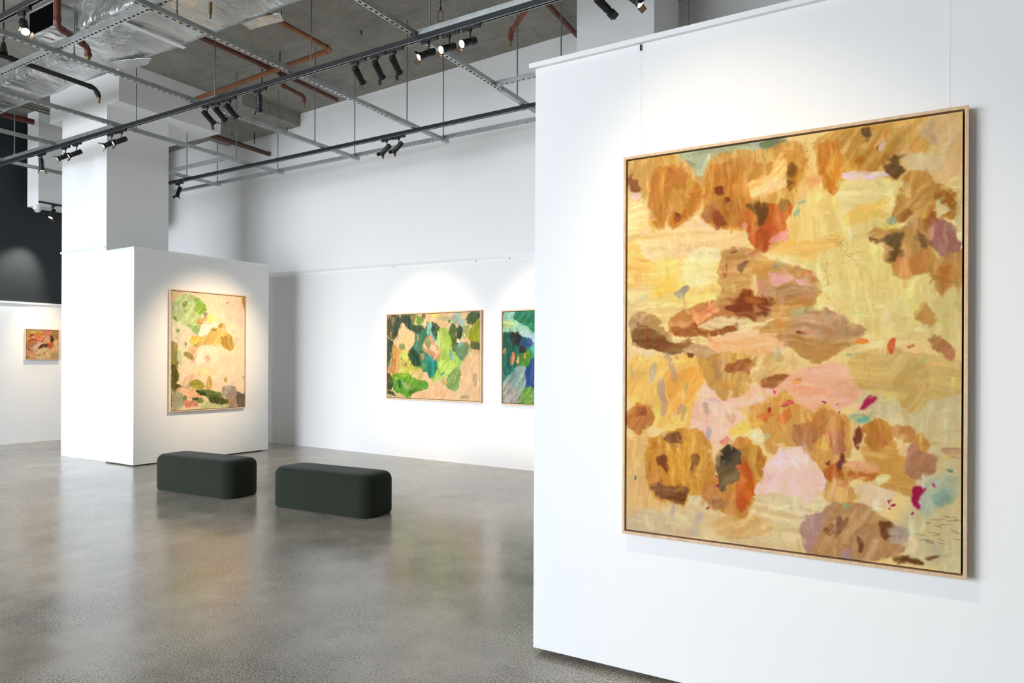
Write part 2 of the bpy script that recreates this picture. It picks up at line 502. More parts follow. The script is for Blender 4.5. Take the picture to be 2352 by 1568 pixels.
def track(p0, p1, z1, label):
    a = Vector(p0); b = Vector(p1); d = (b - a).normalized(); n = Vector((-d.y, d.x))
    r = empty('lighting_track', ((a.x + b.x) / 2, (a.y + b.y) / 2, z1), label, 'track')
    h = 0.023; z0 = z1 - 0.05
    mb = MB(); mb.prism([a - n * h, b - n * h, b + n * h, a + n * h], z0 + 0.012, z1)
    for s in (-1, 1):
        o0, o1 = (s * h, s * 0.010)
        mb.prism([a + n * min(o0, o1), b + n * min(o0, o1), b + n * max(o0, o1), a + n * max(o0, o1)], z0, z0 + 0.012)
    mb.build('rail_body', M['track'], r)
    mb = MB()
    for s in (-1, 1):
        q = n * s * 0.0155; k = n * 0.0025
        mb.prism([a + q - k, b + q - k, b + q + k, a + q + k], z0 - 0.003, z0)
    mb.build('conductor_strip', M['galv'], r)
    return r
T1Y, T2Y, T3Y = 5.37, 7.49, 3.07
track((-14.4, T1Y), (3.0, T1Y), ZC0, 'long black lighting track in front carrying most of the spotlights')
track((-11.9, T2Y), (-3.75, T2Y), ZC0, 'long black lighting track close to the back wall')
track((-13.0, T3Y), (-6.3, T3Y), ZC0, 'black lighting track at the top corner over the duct mouth')
mb = MB(); mb.box(-14.207, 6.5, 4.50, -14.18, 8.55, 4.53)
tag(mb.build('lighting_track', M['track']), 'thin black track on the lower edge of the white bulkhead', 'track')

# ------------------------------------------------------------------ hanger rods
RG = 'thin steel rods hanging the grid from the ceiling'
chn = {-7.83: 'third channel from the partition', -6.10: 'second channel from the partition', -9.57: 'channel beside the column head',
       -4.37: 'channel meeting the partition top', -11.24: 'short channel behind the column', -12.88: 'channel before the charcoal wall'}
rods = [(-7.845, 3.93, 5.36, 'thin steel rod on the third channel, rising to the duct near side'),
        (-6.10, 3.97, CEIL, 'thin steel rod on the second channel, before the foil duct'),
        (-7.86, 5.64, CEIL, 'thin steel rod on the third channel, just past the foil duct'),
        (-9.60, 5.64, CEIL, 'thin steel rod in front of the white column head'),
        (-6.12, 5.64, CEIL, 'thin steel rod on the second channel behind the front track'),
        (-7.85, 7.31, CEIL, 'thin steel rod midway on the third channel beside the red pipes'),
        (-7.83, 8.12, CEIL, 'thin steel rod at the wall end of the third channel'),
        (-6.12, 7.34, CEIL, 'thin steel rod midway on the second channel past the front track'),
        (-6.10, 8.13, CEIL, 'thin steel rod at the wall end of the second channel'),
        (-4.22, 5.40, CEIL, 'thin steel rod over the front track beside the lit spotlights'),
        (-4.38, 7.34, CEIL, 'thin steel rod midway on the channel meeting the partition top'),
        (-3.50, 6.80, CEIL, 'thin steel rod rising behind the left end of the partition cap'),
        (-9.57, 7.26, 5.62, 'thin steel rod on the fourth channel under the brown pipe'),
        (-9.61, 8.12, CEIL, 'thin steel rod at the wall end of the fourth channel'),
        (-11.24, 8.12, 5.98, 'thin steel rod under the concrete beam beside the brown pipe end'),
        (-11.25, 7.52, 5.58, 'thin steel rod under the white column head next to the column'),
        (-12.50, 5.37, CEIL, 'thin steel rod in front of the charcoal wall at the far track end'),
        (-2.30, 7.50, CEIL, 'thin steel rod right of the square column behind the partition')]
for x, y, zt, lb in rods:
    if (x, y) == (-9.57, 7.26): zt = CEIL
    mb = MB(); mb.tube([(x, y, ZC1), (x, y, zt)], 0.0075, 8)
    r = mb.build('hanger_rod', M['rod']); tag(r, lb, 'rod', RG)
    mb = MB(); mb.tube([(x, y, ZC1), (x, y, ZC1 + 0.022)], 0.016, 6); mb.build('nut', M['galv'], r)

# leftover studs under the slab
for i, (x, y, zt, L) in enumerate([(-8.387, 7.117, CEIL, 0.16), (-9.135, 7.40, CEIL, 0.34), (-6.875, 7.248, CEIL, 0.06), (-7.4, 6.3, CEIL, 0.05),
                     (-10.42, 9.02, 5.98, 0.13), (-11.2, 8.9, 5.98, 0.22), (-11.6, 8.7, 5.98, 0.05), (-5.6, 7.9, CEIL, 0.08), (-6.3, 8.4, CEIL, 0.07)]):
    lbs = ['rusty stud under the slab near the copper pipe', 'long rusty stud under the slab beside the red pipe', 'short stud under the bare slab right of the copper elbow',
           'stub of a stud beside the second channel', 'stud at the corner of the concrete beam', 'long stud under the concrete beam near the wall', 'short stud under the middle of the concrete beam',
           'short stud in the slab above the lit spotlights', 'short stud close to the back wall over the partition']
    mb = MB(); mb.tube([(x, y, zt), (x, y, zt - L)], 0.008, 7); tag(mb.build('ceiling_stud', M['hook']), lbs[i], 'stud', 'studs left in the slab')

# wire with an oval hook
root = empty('hanging_hook', (-5.395, 7.122, CEIL), 'rusty oval hook on a wire under the slab above the lit spotlights', 'hook')
mb = MB(); mb.tube([(-5.395, 7.122, CEIL), (-5.395, 7.122, CEIL - 0.15)], 0.005, 6); mb.tube([(-5.395, 7.122, CEIL - 0.11), (-5.395, 7.122, CEIL - 0.15)], 0.012, 6)
mb.build('wire', M['hook'], root)
mb = MB(); pts = []
for k in range(25):
    a = 2 * math.pi * k / 24; ca, sa = math.cos(a), math.sin(a)
    pts.append((-5.395 + 0.032 * ca * 0.85, 7.122 + 0.032 * ca * 0.5, CEIL - 0.225 + 0.03 * sa + (0.04 if sa > 0 else -0.04)))
mb.tube(pts, 0.005, 6, caps=False); mb.build('ring', M['redpipe'], root)

# ------------------------------------------------------------------ pipes
def pipe(path, r, mat, label, nozzle=False, loc=None, extra=None, bend=0.06):
    path = [Vector(p) for p in path]
    out = [path[0]]
    for i in range(1, len(path) - 1):
        a, p, b = path[i - 1], path[i], path[i + 1]
        u = (a - p).normalized(); w = (b - p).normalized()
        e = min(bend, (a - p).length * 0.45, (b - p).length * 0.45)
        for k in range(6):
            t = k / 5; out.append((p + u * e) * (1 - t) ** 2 + p * 2 * t * (1 - t) + (p + w * e) * t ** 2)
    out.append(path[-1])
    root = empty('hanging_pipe', path[0], label, 'pipe', 'pipes under the slab')
    mb = MB(); mb.tube(out, r, 16); mb.build('run', mat, root)
    for i in range(1, len(path) - 1):
        p = path[i]
        for u in ((path[i - 1] - p).normalized(), (path[i + 1] - p).normalized()):
            if (path[i - 1] - p).length > 0.1 and (path[i + 1] - p).length > 0.1:
                mb = MB(); mb.tube([p + u * bend, p + u * (bend + 0.03)], r * 1.18, 16); mb.build('collar', mat, root)
    if nozzle:
        e = path[-1]; mb = MB()
        mb.tube([e, e + Vector((0, 0, -0.02)), e + Vector((0, 0, -0.035)), e + Vector((0, 0, -0.075))], [r * 0.75, r * 0.7, r * 0.4, r * 0.32], 12)
        mb.tube([e + Vector((0, 0, -0.075)), e + Vector((0, 0, -0.079))], r * 0.55, 12)
        mb.build('nozzle', M['brass'], root)
    return root
pipe([(-7.17, 5.1, 5.95), (-7.24, 7.03, 5.95), (-10.70, 7.22, 5.95)], 0.036, M['copper'], 'copper pipe bent in an elbow below the bare slab', bend=0.07)
pipe([(-8.66, 5.0, 6.04), (-8.66, 7.05, 6.04), (-8.72, 8.62, 6.04)], 0.034, M['redpipe'], 'long dark red pipe crossing under the copper pipe')
pipe([(-8.64, 7.36, 6.0), (-8.64, 7.38, 5.85), (-8.70, 7.86, 5.85), (-8.71, 7.88, 5.76)], 0.03, M['redpipe'], 'short red branch pipe with a sprinkler nozzle near the beam', True, bend=0.03)
pipe([(-11.03, 7.84, 5.60), (-11.06, 9.13, 5.60)], 0.042, M['brownpipe'], 'brown pipe stub under the concrete beam running into the back wall')
pipe([(-3.9, 7.1, 5.95), (-4.72, 7.74, 5.88), (-4.73, 7.75, 5.78)], 0.033, M['orangepipe'], 'orange red branch pipe with a nozzle above the partition end', True, bend=0.04)
pipe([(-4.14, 7.0, 6.09), (-4.22, 8.78, 6.09)], 0.034, M['redpipe'], 'dark red pipe slanting behind the square column')
pipe([(-8.13, 3.90, CEIL), (-8.13, 3.90, 5.20), (-8.36, 4.33, 5.20), (-8.37, 4.35, 5.10)], 0.034, M['redpipe'], 'dark red drop pipe beside the duct mouth with a sprinkler nozzle', True, bend=0.07)
pipe([(-9.47, 2.9, 5.20), (-9.48, 4.1, 5.20), (-9.54, 5.04, 5.20), (-9.545, 5.10, 5.10)], 0.030, M['blackpipe'], 'black pipe under the foil duct ending in front of the column', True, bend=0.05)
mb = MB(); mb.tube([(-9.473, 3.95, 5.231), (-9.473, 3.95, 5.36)], [0.045, 0.02], 12); mb.tube([(-9.473, 3.95, 5.34), (-9.473, 3.95, CEIL)], 0.009, 8)
tag(mb.build('pipe_hanger', M['blackpipe']), 'dark hanger holding the black pipe under the duct', 'hanger')
pipe([(-14.15, 4.6, 5.9), (-14.0, 6.32, 5.9)], 0.05, M['redpipe'], 'dark red pipe at the far corner before the charcoal wall')
for k, (x, lb) in enumerate(((-13.93, 'upper grey conduit beside the far dark red pipe'), (-13.78, 'lower grey conduit along the slab before the column'))):
    mb = MB(); mb.tube([(x, 4.6, 6.1), (x + 0.02, 9.0, 6.1)], 0.016, 8); tag(mb.build('conduit_pipe', M['conduit']), lb, 'conduit', 'grey conduits under the slab')
mb = MB(); mb.tube([(-6.42, 4.55, 5.30), (-6.42, 4.55, 5.18)], [0.02, 0.016], 10); mb.tube([(-6.42, 4.55, 5.18), (-6.42, 4.55, 5.13)], 0.009, 8)
tag(mb.build('hanging_sprinkler', M['brass']), 'brass sprinkler head poking below the foil duct', 'sprinkler')

# ------------------------------------------------------------------ foil duct
def foil_box(name, x0, x1, y0, y1, z0, z1, parent, amp=0.02, seed=1, nx=90, ny=14, nz=6):
    r = np.random.RandomState(seed); ph = r.rand(12) * 6.28; fr = 1.5 + r.rand(12) * 7
    def disp(x, y, z):
        a = 0
        for k in range(6): a += math.sin(fr[k] * x * (0.6 if k % 2 else 1.4) + fr[11 - k] * y + ph[k] + 2.0 * z) / (1 + k * 0.6)
        return a * 0.4
    mb = MB()
    def grid(fn, nu, nv):
        vs = [fn(i / nu, j / nv) for j in range(nv + 1) for i in range(nu + 1)]
        fs = [(j * (nu + 1) + i, j * (nu + 1) + i + 1, (j + 1) * (nu + 1) + i + 1, (j + 1) * (nu + 1) + i) for j in range(nv) for i in range(nu)]
        mb.add(vs, fs, 0, True)
    def D(x, y, z):
        e = disp(x, y, z) * amp; e2 = disp(y + 3, x * 1.3, z + 1) * amp
        return (x, y + e2, z + e)
    L = lambda a, b, t: a + (b - a) * t
    grid(lambda u, v: D(L(x0, x1, u), L(y0, y1, v), z0), nx, ny)
    grid(lambda u, v: D(L(x0, x1, u), L(y0, y1, v), z1), nx, ny)
    grid(lambda u, v: D(L(x0, x1, u), y0, L(z0, z1, v)), nx, nz)
    grid(lambda u, v: D(L(x0, x1, u), y1, L(z0, z1, v)), nx, nz)
    grid(lambda u, v: D(x0, L(y0, y1, u), L(z0, z1, v)), ny, nz)
    grid(lambda u, v: D(x1, L(y0, y1, u), L(z0, z1, v)), ny, nz)
    o = mb.build(name, M['foil'], parent, recalc=False)
    import bmesh
    bm = bmesh.new(); bm.from_mesh(o.data); bmesh.ops.remove_doubles(bm, verts=bm.verts, dist=0.0005); bmesh.ops.recalc_face_normals(bm, faces=bm.faces); bm.to_mesh(o.data); bm.free()
    return o
duct = empty('air_duct', (-6.5, 4.65, 5.35), 'wide foil wrapped air duct under the slab at the top corner', 'duct')
foil_box('duct_body', -9.25, -2.8, 4.22, 5.08, 5.36, 5.70, duct, 0.018, 3)
foil_box('narrow_section', -15.2, -9.25, 4.56, 5.07, 5.36, 5.62, duct, 0.018, 5, 80, 9, 5)
bx = foil_box('outlet_box', -8.93, -8.37, 4.0, 4.215, 5.30, 5.585, duct, 0.004, 8, 10, 5, 5)
mb = MB(); mb.box(-8.92, 3.985, 5.31, -8.38, 4.0, 5.57); mb.build('outlet_mouth_shade', M['mouth'], duct)  # flat black plate painted as the shaded hollow of the outlet
mb = MB()
for (x0, z0, x1, z1) in ((-8.94, 5.29, -8.36, 5.31), (-8.94, 5.57, -8.36, 5.59), (-8.94, 5.31, -8.92, 5.57), (-8.38, 5.31, -8.36, 5.57)): mb.box(x0, 3.975, z0, x1, 4.0, z1)
bevel(mb.build('outlet_rim', M['foil'], duct), 0.004)
mb = MB(); mb.prism([(-8.82, 4.05), (-8.76, 4.03), (-8.73, 4.16), (-8.79, 4.18)], 5.288, 5.2905); mb.build('paper_label', M['paper'], duct)
# loose flaps and tape along the far lower edge
mb = MB(); pts = [(-6.60, 5.07, 5.345), (-6.62, 5.20, 5.335), (-6.35, 5.215, 5.33), (-6.12, 5.24, 5.325), (-6.03, 5.12, 5.34), (-6.3, 5.08, 5.345)]
mb.add(pts + [(x, y, z - 0.004) for x, y, z in pts], [(0, 1, 2, 5), (5, 2, 3, 4), (6, 11, 8, 7), (11, 10, 9, 8)] + [(i, (i + 1) % 6, 6 + (i + 1) % 6, 6 + i) for i in range(6)])
mb.build('foil_flap', M['foil'], duct)
mb = MB(); pts = [(-9.0, 4.9, 5.33), (-8.95, 5.12, 5.33), (-8.5, 5.14, 5.33), (-8.3, 5.06, 5.325), (-8.45, 4.98, 5.33), (-8.8, 4.88, 5.335)]
mb.add(pts + [(x, y, z - 0.004) for x, y, z in pts], [(0, 1, 5), (1, 2, 4, 5), (2, 3, 4), (6, 11, 7), (7, 11, 10, 8), (8, 10, 9)] + [(i, (i + 1) % 6, 6 + (i + 1) % 6, 6 + i) for i in range(6)])
mb.build('foil_flap', M['foil'], duct)
for x in (-7.72, -5.4):
    mb = MB(); mb.box(x, 4.24, 5.325, x + 0.07, 5.10, 5.33); mb.build('foil_tape', M['rail'], duct)

# ------------------------------------------------------------------ spotlights
def head_mesh(kind):
    mb = MB()
    if kind == 'housing':
        mb.lathe([(0.001, 0.074), (0.026, 0.074), (0.033, 0.066)] + [q for k in range(5) for q in ((0.033, 0.056 - k * 0.012), (0.0355, 0.055 - k * 0.012), (0.0355, 0.051 - k * 0.012), (0.033, 0.050 - k * 0.012))]
                 + [(0.033, -0.068), (0.029, -0.074), (0.029, -0.084), (0.037, -0.090), (0.0375, -0.118), (0.0345, -0.118), (0.0335, -0.104), (0.001, -0.104)])
    elif kind == 'lens':
        mb.lathe([(0.001, -0.1055), (0.0325, -0.1055), (0.0325, -0.108), (0.024, -0.113), (0.012, -0.1155), (0.001, -0.116)])
    return mb
def make_spot():
    r = empty('track_spotlight', (0, 0, 0), 'x', 'spotlight', 'x')
    mb = MB(); mb.box(-0.09, -0.016, -0.03, 0.08, 0.016, -0.002); mb.box(0.083, -0.014, -0.034, 0.11, 0.014, -0.004)
    mb.box(-0.09, -0.012, -0.04, -0.02, 0.012, -0.03)
    mb.build('adapter', M['black'], r)
    mb = MB(); mb.tube([(0, 0, -0.03), (0, 0, -0.055)], 0.017, 12); mb.tube([(0, 0, -0.05), (0.0, 0, -0.11)], 0.006, 8)
    mb.build('arm', M['black'], r)
    h = head_mesh('housing').build('housing', M['black']); h.parent = r; h.location = (0, 0, -0.145)
    l = head_mesh('lens').build('lens', M['lens']); l.parent = h
    for s in (1, -1):
        mb = MB(); mb.add([(-0.032, s * 0.036, -0.112), (0.032, s * 0.036, -0.112), (0.028, s * 0.058, -0.155), (-0.028, s * 0.058, -0.155),
                           (-0.032, s * 0.0385, -0.112), (0.032, s * 0.0385, -0.112), (0.028, s * 0.0605, -0.155), (-0.028, s * 0.0605, -0.155)],
                          [(0, 1, 2, 3)], 1)
        mb.add([mb.v[i] for i in (4, 5, 6, 7)], [(3, 2, 1, 0)], 0)
        mb.add([mb.v[i] for i in (0, 1, 2, 3, 4, 5, 6, 7)], [(0, 4, 5, 1), (1, 5, 6, 2), (2, 6, 7, 3), (3, 7, 4, 0)], 0)
        d = mb.build('barn_door', [M['black'], M['brass_in']], recalc=False); d.parent = h
    return r
def kids(o): return [c for c in list(bpy.data.objects) if c.parent == o]
def copy_tree(o, parent=None):
    c = o.copy(); COL.objects.link(c); c.parent = parent
    for k in kids(o): copy_tree(k, c)
    return c
proto = make_spot(); used = [False]
def spot(loc, aim, label, group, roll=0.0):
    if not used[0]: o = proto; used[0] = True
    else: o = copy_tree(proto)
    o.location = loc; o['label'] = label; o['group'] = group; o['category'] = 'spotlight'
    h = [k for k in kids(o) if k.name.startswith('housing')][0]
    d = Vector(aim).normalized()
    q = Vector((0, 0, -1)).rotation_difference(d)
    h.rotation_mode = 'QUATERNION'; h.rotation_quaternion = q @ Quaternion((0, 0, 1), roll)
    return o
TZ = ZC0 - 0.05
SG = 'black spotlights on the front track'
gp = (-6.95, 8.9, 1.7)
spots = [(-11.65, (0.0, 0.1, -1), 'black spotlight hanging straight down at the far end of the front track'),
         (-10.95, (-.35, -.75, -.5), 'first of the paired black spotlights before the wide column, its lens glowing'),
         (-10.64, (-.35, -.75, -.5), 'second of the paired black spotlights before the wide column, lens hidden'),
         (-9.73, (-.35, -.75, -.5), 'outer of two glowing spotlights right of the column edge'),
         (-9.49, (-.35, -.75, -.5), 'inner of two glowing spotlights beside the fourth channel crossing'),
         (-7.63, (.45, 3.5, -2.95), 'first of three black spotlights turned towards the green painting'),
         (-7.41, (.45, 3.5, -2.95), 'middle of three black spotlights turned towards the green painting'),
         (-7.20, (.45, 3.5, -2.95), 'last of three black spotlights turned towards the green painting'),
         (-6.67, (-1.2, 1.0, -2.9), 'single black spotlight hanging alone below the concrete beam end'),
         (-5.14, (-.3, 3.4, -2.9), 'first of three black spotlights with flaps under the bare slab'),
         (-4.87, (-.3, 3.4, -2.9), 'middle of three black spotlights with flaps under the bare slab'),
         (-4.64, (-.3, 3.4, -2.9), 'last of three black spotlights with flaps under the bare slab'),
         (-4.21, (-.5, -.8, -.5), 'lit spotlight farthest left of the bright trio, lens half hidden'),
         (-3.96, (-.22, -.8, -.45), 'middle lit spotlight of the bright trio facing the room'),
         (-3.72, (-.22, -.8, -.45), 'lit spotlight of the bright trio nearest the partition'),
         (-2.38, (.6, .8, -.7), 'large black spotlight tilted down above the partition cap'),
         (-2.13, (.9, .1, -.85), 'black spotlight with orange glowing mouth at the top edge above the partition')]
for x, aim, lb in spots:
    spot((x, T1Y, TZ), aim, lb, SG, rng.uniform(-0.5, 0.5) if x < -4.5 else 0.4)
SG2 = 'black spotlights on the track by the back wall'
spot((-11.43, T2Y, TZ), (-.8, .1, -1), 'small black spotlight beside the column on the back track', SG2)
spot((-6.61, T2Y, TZ), (-3.6, -.4, -2.95), 'first of two small spotlights on the back track above the green painting', SG2)
spot((-6.39, T2Y, TZ), (-3.6, -.4, -2.95), 'second of two small spotlights on the back track above the green painting', SG2)
spot((-6.98, T3Y, TZ), (.7, -.2, -.8), 'glowing spotlight at the top corner beside the duct mouth', 'single spotlights at the far side')
spot((-14.193, 6.74, 4.50), (.15, -.45, -1), 'glowing spotlight under the white bulkhead by the charcoal wall', 'single spotlights at the far side')

# security camera
root = empty('security_camera', (-14.38, 6.45, 4.46), 'white dome security camera under the bulkhead corner', 'camera')
mb = MB(); mb.tube([(-14.38, 6.56, 4.46), (-14.38, 6.56, 4.44), (-14.38, 6.56, 4.43)], [0.075, 0.075, 0.07], 20); mb.build('mount', M['plastic'], root)
mb = MB(); pr = [(0.072 * math.cos(a), 4.43 - 0.085 * math.sin(a)) for a in [k * math.pi / 18 for k in range(10)]]
mb.tube([(-14.38, 6.56, z) for r_, z in pr], [max(r_, 0.004) for r_, z in pr], 20); mb.build('dome', M['plastic'], root)
mb = MB()
for dx in (-0.03, 0.02): mb.tube([(-14.365 + dx, 6.495, 4.375), (-14.365 + dx + 0.002, 6.487, 4.37)], 0.011, 10)
mb.build('lens_window', M['glassblack'], root)
# ------------------------------------------------------------------ paintings
def vnoise(x, y, seed):
    xi = np.floor(x).astype(np.int64); yi = np.floor(y).astype(np.int64)
    fx = x - xi; fy = y - yi
    fx = fx * fx * (3 - 2 * fx); fy = fy * fy * (3 - 2 * fy)
    def h(a, b):
        n = (a * 374761393 + b * 668265263 + seed * 974711) & 0x7fffffff
        n = ((n ^ (n >> 13)) * 1274126177) & 0x7fffffff
        n = n ^ (n >> 16)
        return (n & 0xffff) / 65535.0
    return (h(xi, yi) * (1 - fx) + h(xi + 1, yi) * fx) * (1 - fy) + (h(xi, yi + 1) * (1 - fx) + h(xi + 1, yi + 1) * fx) * fy
def fbm(x, y, seed, octv=4):
    s = 0; a = 0.5; t = 0
    for k in range(octv):
        s = s + a * vnoise(x, y, seed + k * 17); t += a; a *= 0.55; x = x * 2.03; y = y * 2.03
    return s / t
def homography(src):
    """maps image quad (TL, TR, BR, BL) of the canvas to the unit square, y downwards"""
    dst = [(0, 0), (1, 0), (1, 1), (0, 1)]; A = []; b = []
    for (x, y), (u, v) in zip(src, dst):
        A.append([x, y, 1, 0, 0, 0, -u * x, -u * y]); b.append(u)
        A.append([0, 0, 0, x, y, 1, -v * x, -v * y]); b.append(v)
    h = np.linalg.solve(np.array(A, float), np.array(b, float))
    return np.append(h, 1).reshape(3, 3)
def chaikin(p):
    q = np.roll(p, -1, axis=0)
    return np.stack([p * 0.84 + q * 0.16, p * 0.16 + q * 0.84], 1).reshape(-1, 2)

class Canvas:
    def __init__(self, nx, ny, W, H, seed, detail=1.0):
        self.nx, self.ny, self.W, self.H, self.seed = nx, ny, W, H, seed
        u = np.linspace(0, 1, nx); v = np.linspace(0, 1, ny)
        self.U, self.V = np.meshgrid(u, v)
        x = self.U * W; y = self.V * H
        d = detail
        self.wx = (fbm(x * 9 * d, y * 9 * d, seed, 5) - 0.5); self.wy = (fbm(x * 9 * d, y * 9 * d, seed + 91, 5) - 0.5)
        self.fx = (fbm(x * 38 * d, y * 38 * d, seed + 5, 3) - 0.5); self.fy = (fbm(x * 38 * d, y * 38 * d, seed + 6, 3) - 0.5)
        bx = x + 0.05 / d * self.wx; by = y + 0.05 / d * self.wy
        c, s = math.cos(0.6), math.sin(0.6)
        xr, yr = bx * c + by * s, -bx * s + by * c
        c2, s2 = math.cos(-0.5), math.sin(-0.5)
        xq, yq = bx * c2 + by * s2, -bx * s2 + by * c2
        self.st = {'v': fbm(bx * 46 * d, by * 7 * d, seed + 7, 4), 'h': fbm(bx * 7 * d, by * 46 * d, seed + 8, 4),
                   'd': fbm(xr * 42 * d, yr * 7 * d, seed + 9, 4), 'e': fbm(xq * 7 * d, yq * 42 * d, seed + 10, 4),
                   'n': fbm(x * 14 * d, y * 14 * d, seed + 11, 5)}
        self.hue = fbm(x * 5 * d, y * 5 * d, seed + 12, 4)
        self.C = np.zeros((ny, nx, 3)); self.k = 0; self.d = d
    def fill(self, c): self.C[:] = np.array(c, float)
    def poly(self, pts, col, st='n', var=26, op=0.95, soft=0.006, warp=0.028):
        self.k += 1
        W, H, d = self.W, self.H, self.d
        p = np.array(pts, float) * (W, H)
        size = math.sqrt(max((p[:, 0].max() - p[:, 0].min()) * (p[:, 1].max() - p[:, 1].min()), 1e-6))
        warp = min(warp / d, size * 0.35); soft = min(soft / d, size * 0.12)
        p = chaikin(p) if len(p) > 3 else p
        m = warp + soft * 2 + 0.01
        i0 = max(int((p[:, 0].min() - m) / W * (self.nx - 1)), 0); i1 = min(int((p[:, 0].max() + m) / W * (self.nx - 1)) + 2, self.nx)
        j0 = max(int((p[:, 1].min() - m) / H * (self.ny - 1)), 0); j1 = min(int((p[:, 1].max() + m) / H * (self.ny - 1)) + 2, self.ny)
        if i1 <= i0 or j1 <= j0: return
        sl = (slice(j0, j1), slice(i0, i1))
        r = (self.k * 7) % 5 * 0.1 + 0.8
        x = self.U[sl] * W + warp * (self.wx[sl] * 1.5 * r + self.fx[sl] * 0.75)
        y = self.V[sl] * H + warp * (self.wy[sl] * 1.5 * r + self.fy[sl] * 0.75)
        dist = np.full(x.shape, 1e9); ins = np.zeros(x.shape, bool)
        q = np.roll(p, -1, axis=0)
        for (ax, ay), (bx, by) in zip(p, q):
            ex, ey = bx - ax, by - ay; L2 = ex * ex + ey * ey + 1e-12
            t = np.clip(((x - ax) * ex + (y - ay) * ey) / L2, 0, 1)
            dist = np.minimum(dist, (x - ax - t * ex) ** 2 + (y - ay - t * ey) ** 2)
            cr = ((ay > y) != (by > y))
            if abs(ey) > 1e-12: ins ^= cr & (x < ex * (y - ay) / ey + ax)
        dist = np.sqrt(dist); sd = np.where(ins, dist, -dist)
        s = self.st[st][sl]
        sd = sd + soft * 1.6 * (s - 0.5) + min(0.016, size * 0.05)
        a = np.clip(sd / (2 * soft) + 0.5, 0, 1); a = a * a * (3 - 2 * a)
        a = a * op * np.clip(1.0 - 0.9 * np.clip(0.42 - s, 0, 1) * 2.0, 0.25, 1)
        sh = (s - 0.5)[..., None] * (4.2 if st != 'n' else 2.6) * var * np.array([0.85, 1.0, 1.0]) + ((self.hue[sl] - 0.5) * var * 0.9)[..., None] * np.array([0.9, 0.2, -1.0])
        c = np.array(col, float) + sh
        self.C[sl] = self.C[sl] * (1 - a[..., None]) + c * a[..., None]
    def line(self, pts, w, col, op=0.8):
        """thin brush line through points (unit coordinates), width in metres"""
        p = np.array(pts, float) * (self.W, self.H)
        x = self.U * self.W; y = self.V * self.H; dist = np.full(x.shape, 1e9)
        for (ax, ay), (bx, by) in zip(p[:-1], p[1:]):
            ex, ey = bx - ax, by - ay; L2 = ex * ex + ey * ey + 1e-12
            t = np.clip(((x - ax) * ex + (y - ay) * ey) / L2, 0, 1)
            dist = np.minimum(dist, np.hypot(x - ax - t * ex, y - ay - t * ey))
        a = np.clip((w - dist) / (w * 0.6), 0, 1)[..., None] * op
        self.C = self.C * (1 - a) + np.array(col, float) * a
    def dabs(self, n):
        """many small brush marks picking up and varying the colour already there"""
        r = random.Random(self.seed * 13 + 5)
        for k in range(n):
            u, v = r.random(), r.random(); L = r.uniform(0.02, 0.085) / self.d; w = r.uniform(0.006, 0.02) / self.d
            a = r.choice([1.57, 1.57, 0.0, 0.8, -0.7, 1.2]) + r.gauss(0, 0.25)
            du, dv = math.cos(a), math.sin(a)
            su = min(max(u + r.gauss(0, 0.007) / self.W, 0), 1); sv = min(max(v + r.gauss(0, 0.010) / self.H, 0), 1)
            c = self.C[int(sv * (self.ny - 1)), int(su * (self.nx - 1))] + np.array([r.gauss(0, 9), r.gauss(0, 8), r.gauss(0, 10)]) + r.gauss(0, 8)
            q = []
            for s, t in ((-1, -0.3), (-0.4, -1), (0.5, -0.9), (1, 0.1), (0.4, 1), (-0.6, 0.8)):
                q.append((u + (du * s * L - dv * t * w) / 2 / self.W, v + (dv * s * L + du * t * w) / 2 / self.H))
            self.poly(q, c, st=('v' if abs(dv) > 0.8 else 'h' if abs(du) > 0.8 else 'd'), var=16, op=r.uniform(0.3, 0.65), soft=0.009)
    def finish(self, gain, sat=1.14):
        self.C += ((self.st['n'] - 0.5) * 16)[..., None]
        g = self.C.mean(2, keepdims=True); self.C = g + (self.C - g) * sat
        c = np.clip(self.C, 4, 255) / 255.0
        l = np.where(c <= 0.04045, c / 12.92, ((c + 0.055) / 1.055) ** 2.4) * gain
        return np.concatenate([l, np.ones(l.shape[:2] + (1,))], 2).reshape(-1, 4).astype(np.float32)

def run(cv, shapes, X):
    for sh in shapes:
        frame, col, pts = sh[0], sh[1], sh[2]; kw = sh[3] if len(sh) > 3 else {}
        arr = [tuple(float(a) for a in s.split(',')) for s in pts.split()]
        uv = []
        for (x, y) in arr:
            sc, ox, oy = FR[frame]
            q = X @ np.array([ox + x / sc, oy + y / sc, 1.0]); uv.append((q[0] / q[2], q[1] / q[2]))
        cv.poly(uv, col, **kw)
FR = {'A': (2.8, 1400, 240), 'B': (2.529, 1400, 780), 'G': (5.808, 860, 690), 'N': (4.612, 360, 640), 'S': (14.2545, 40, 740)}
v_, h_, d_, e_ = dict(st='v'), dict(st='h'), dict(st='d'), dict(st='e')
def o_(st='n', **k):
    k['st'] = st; return k

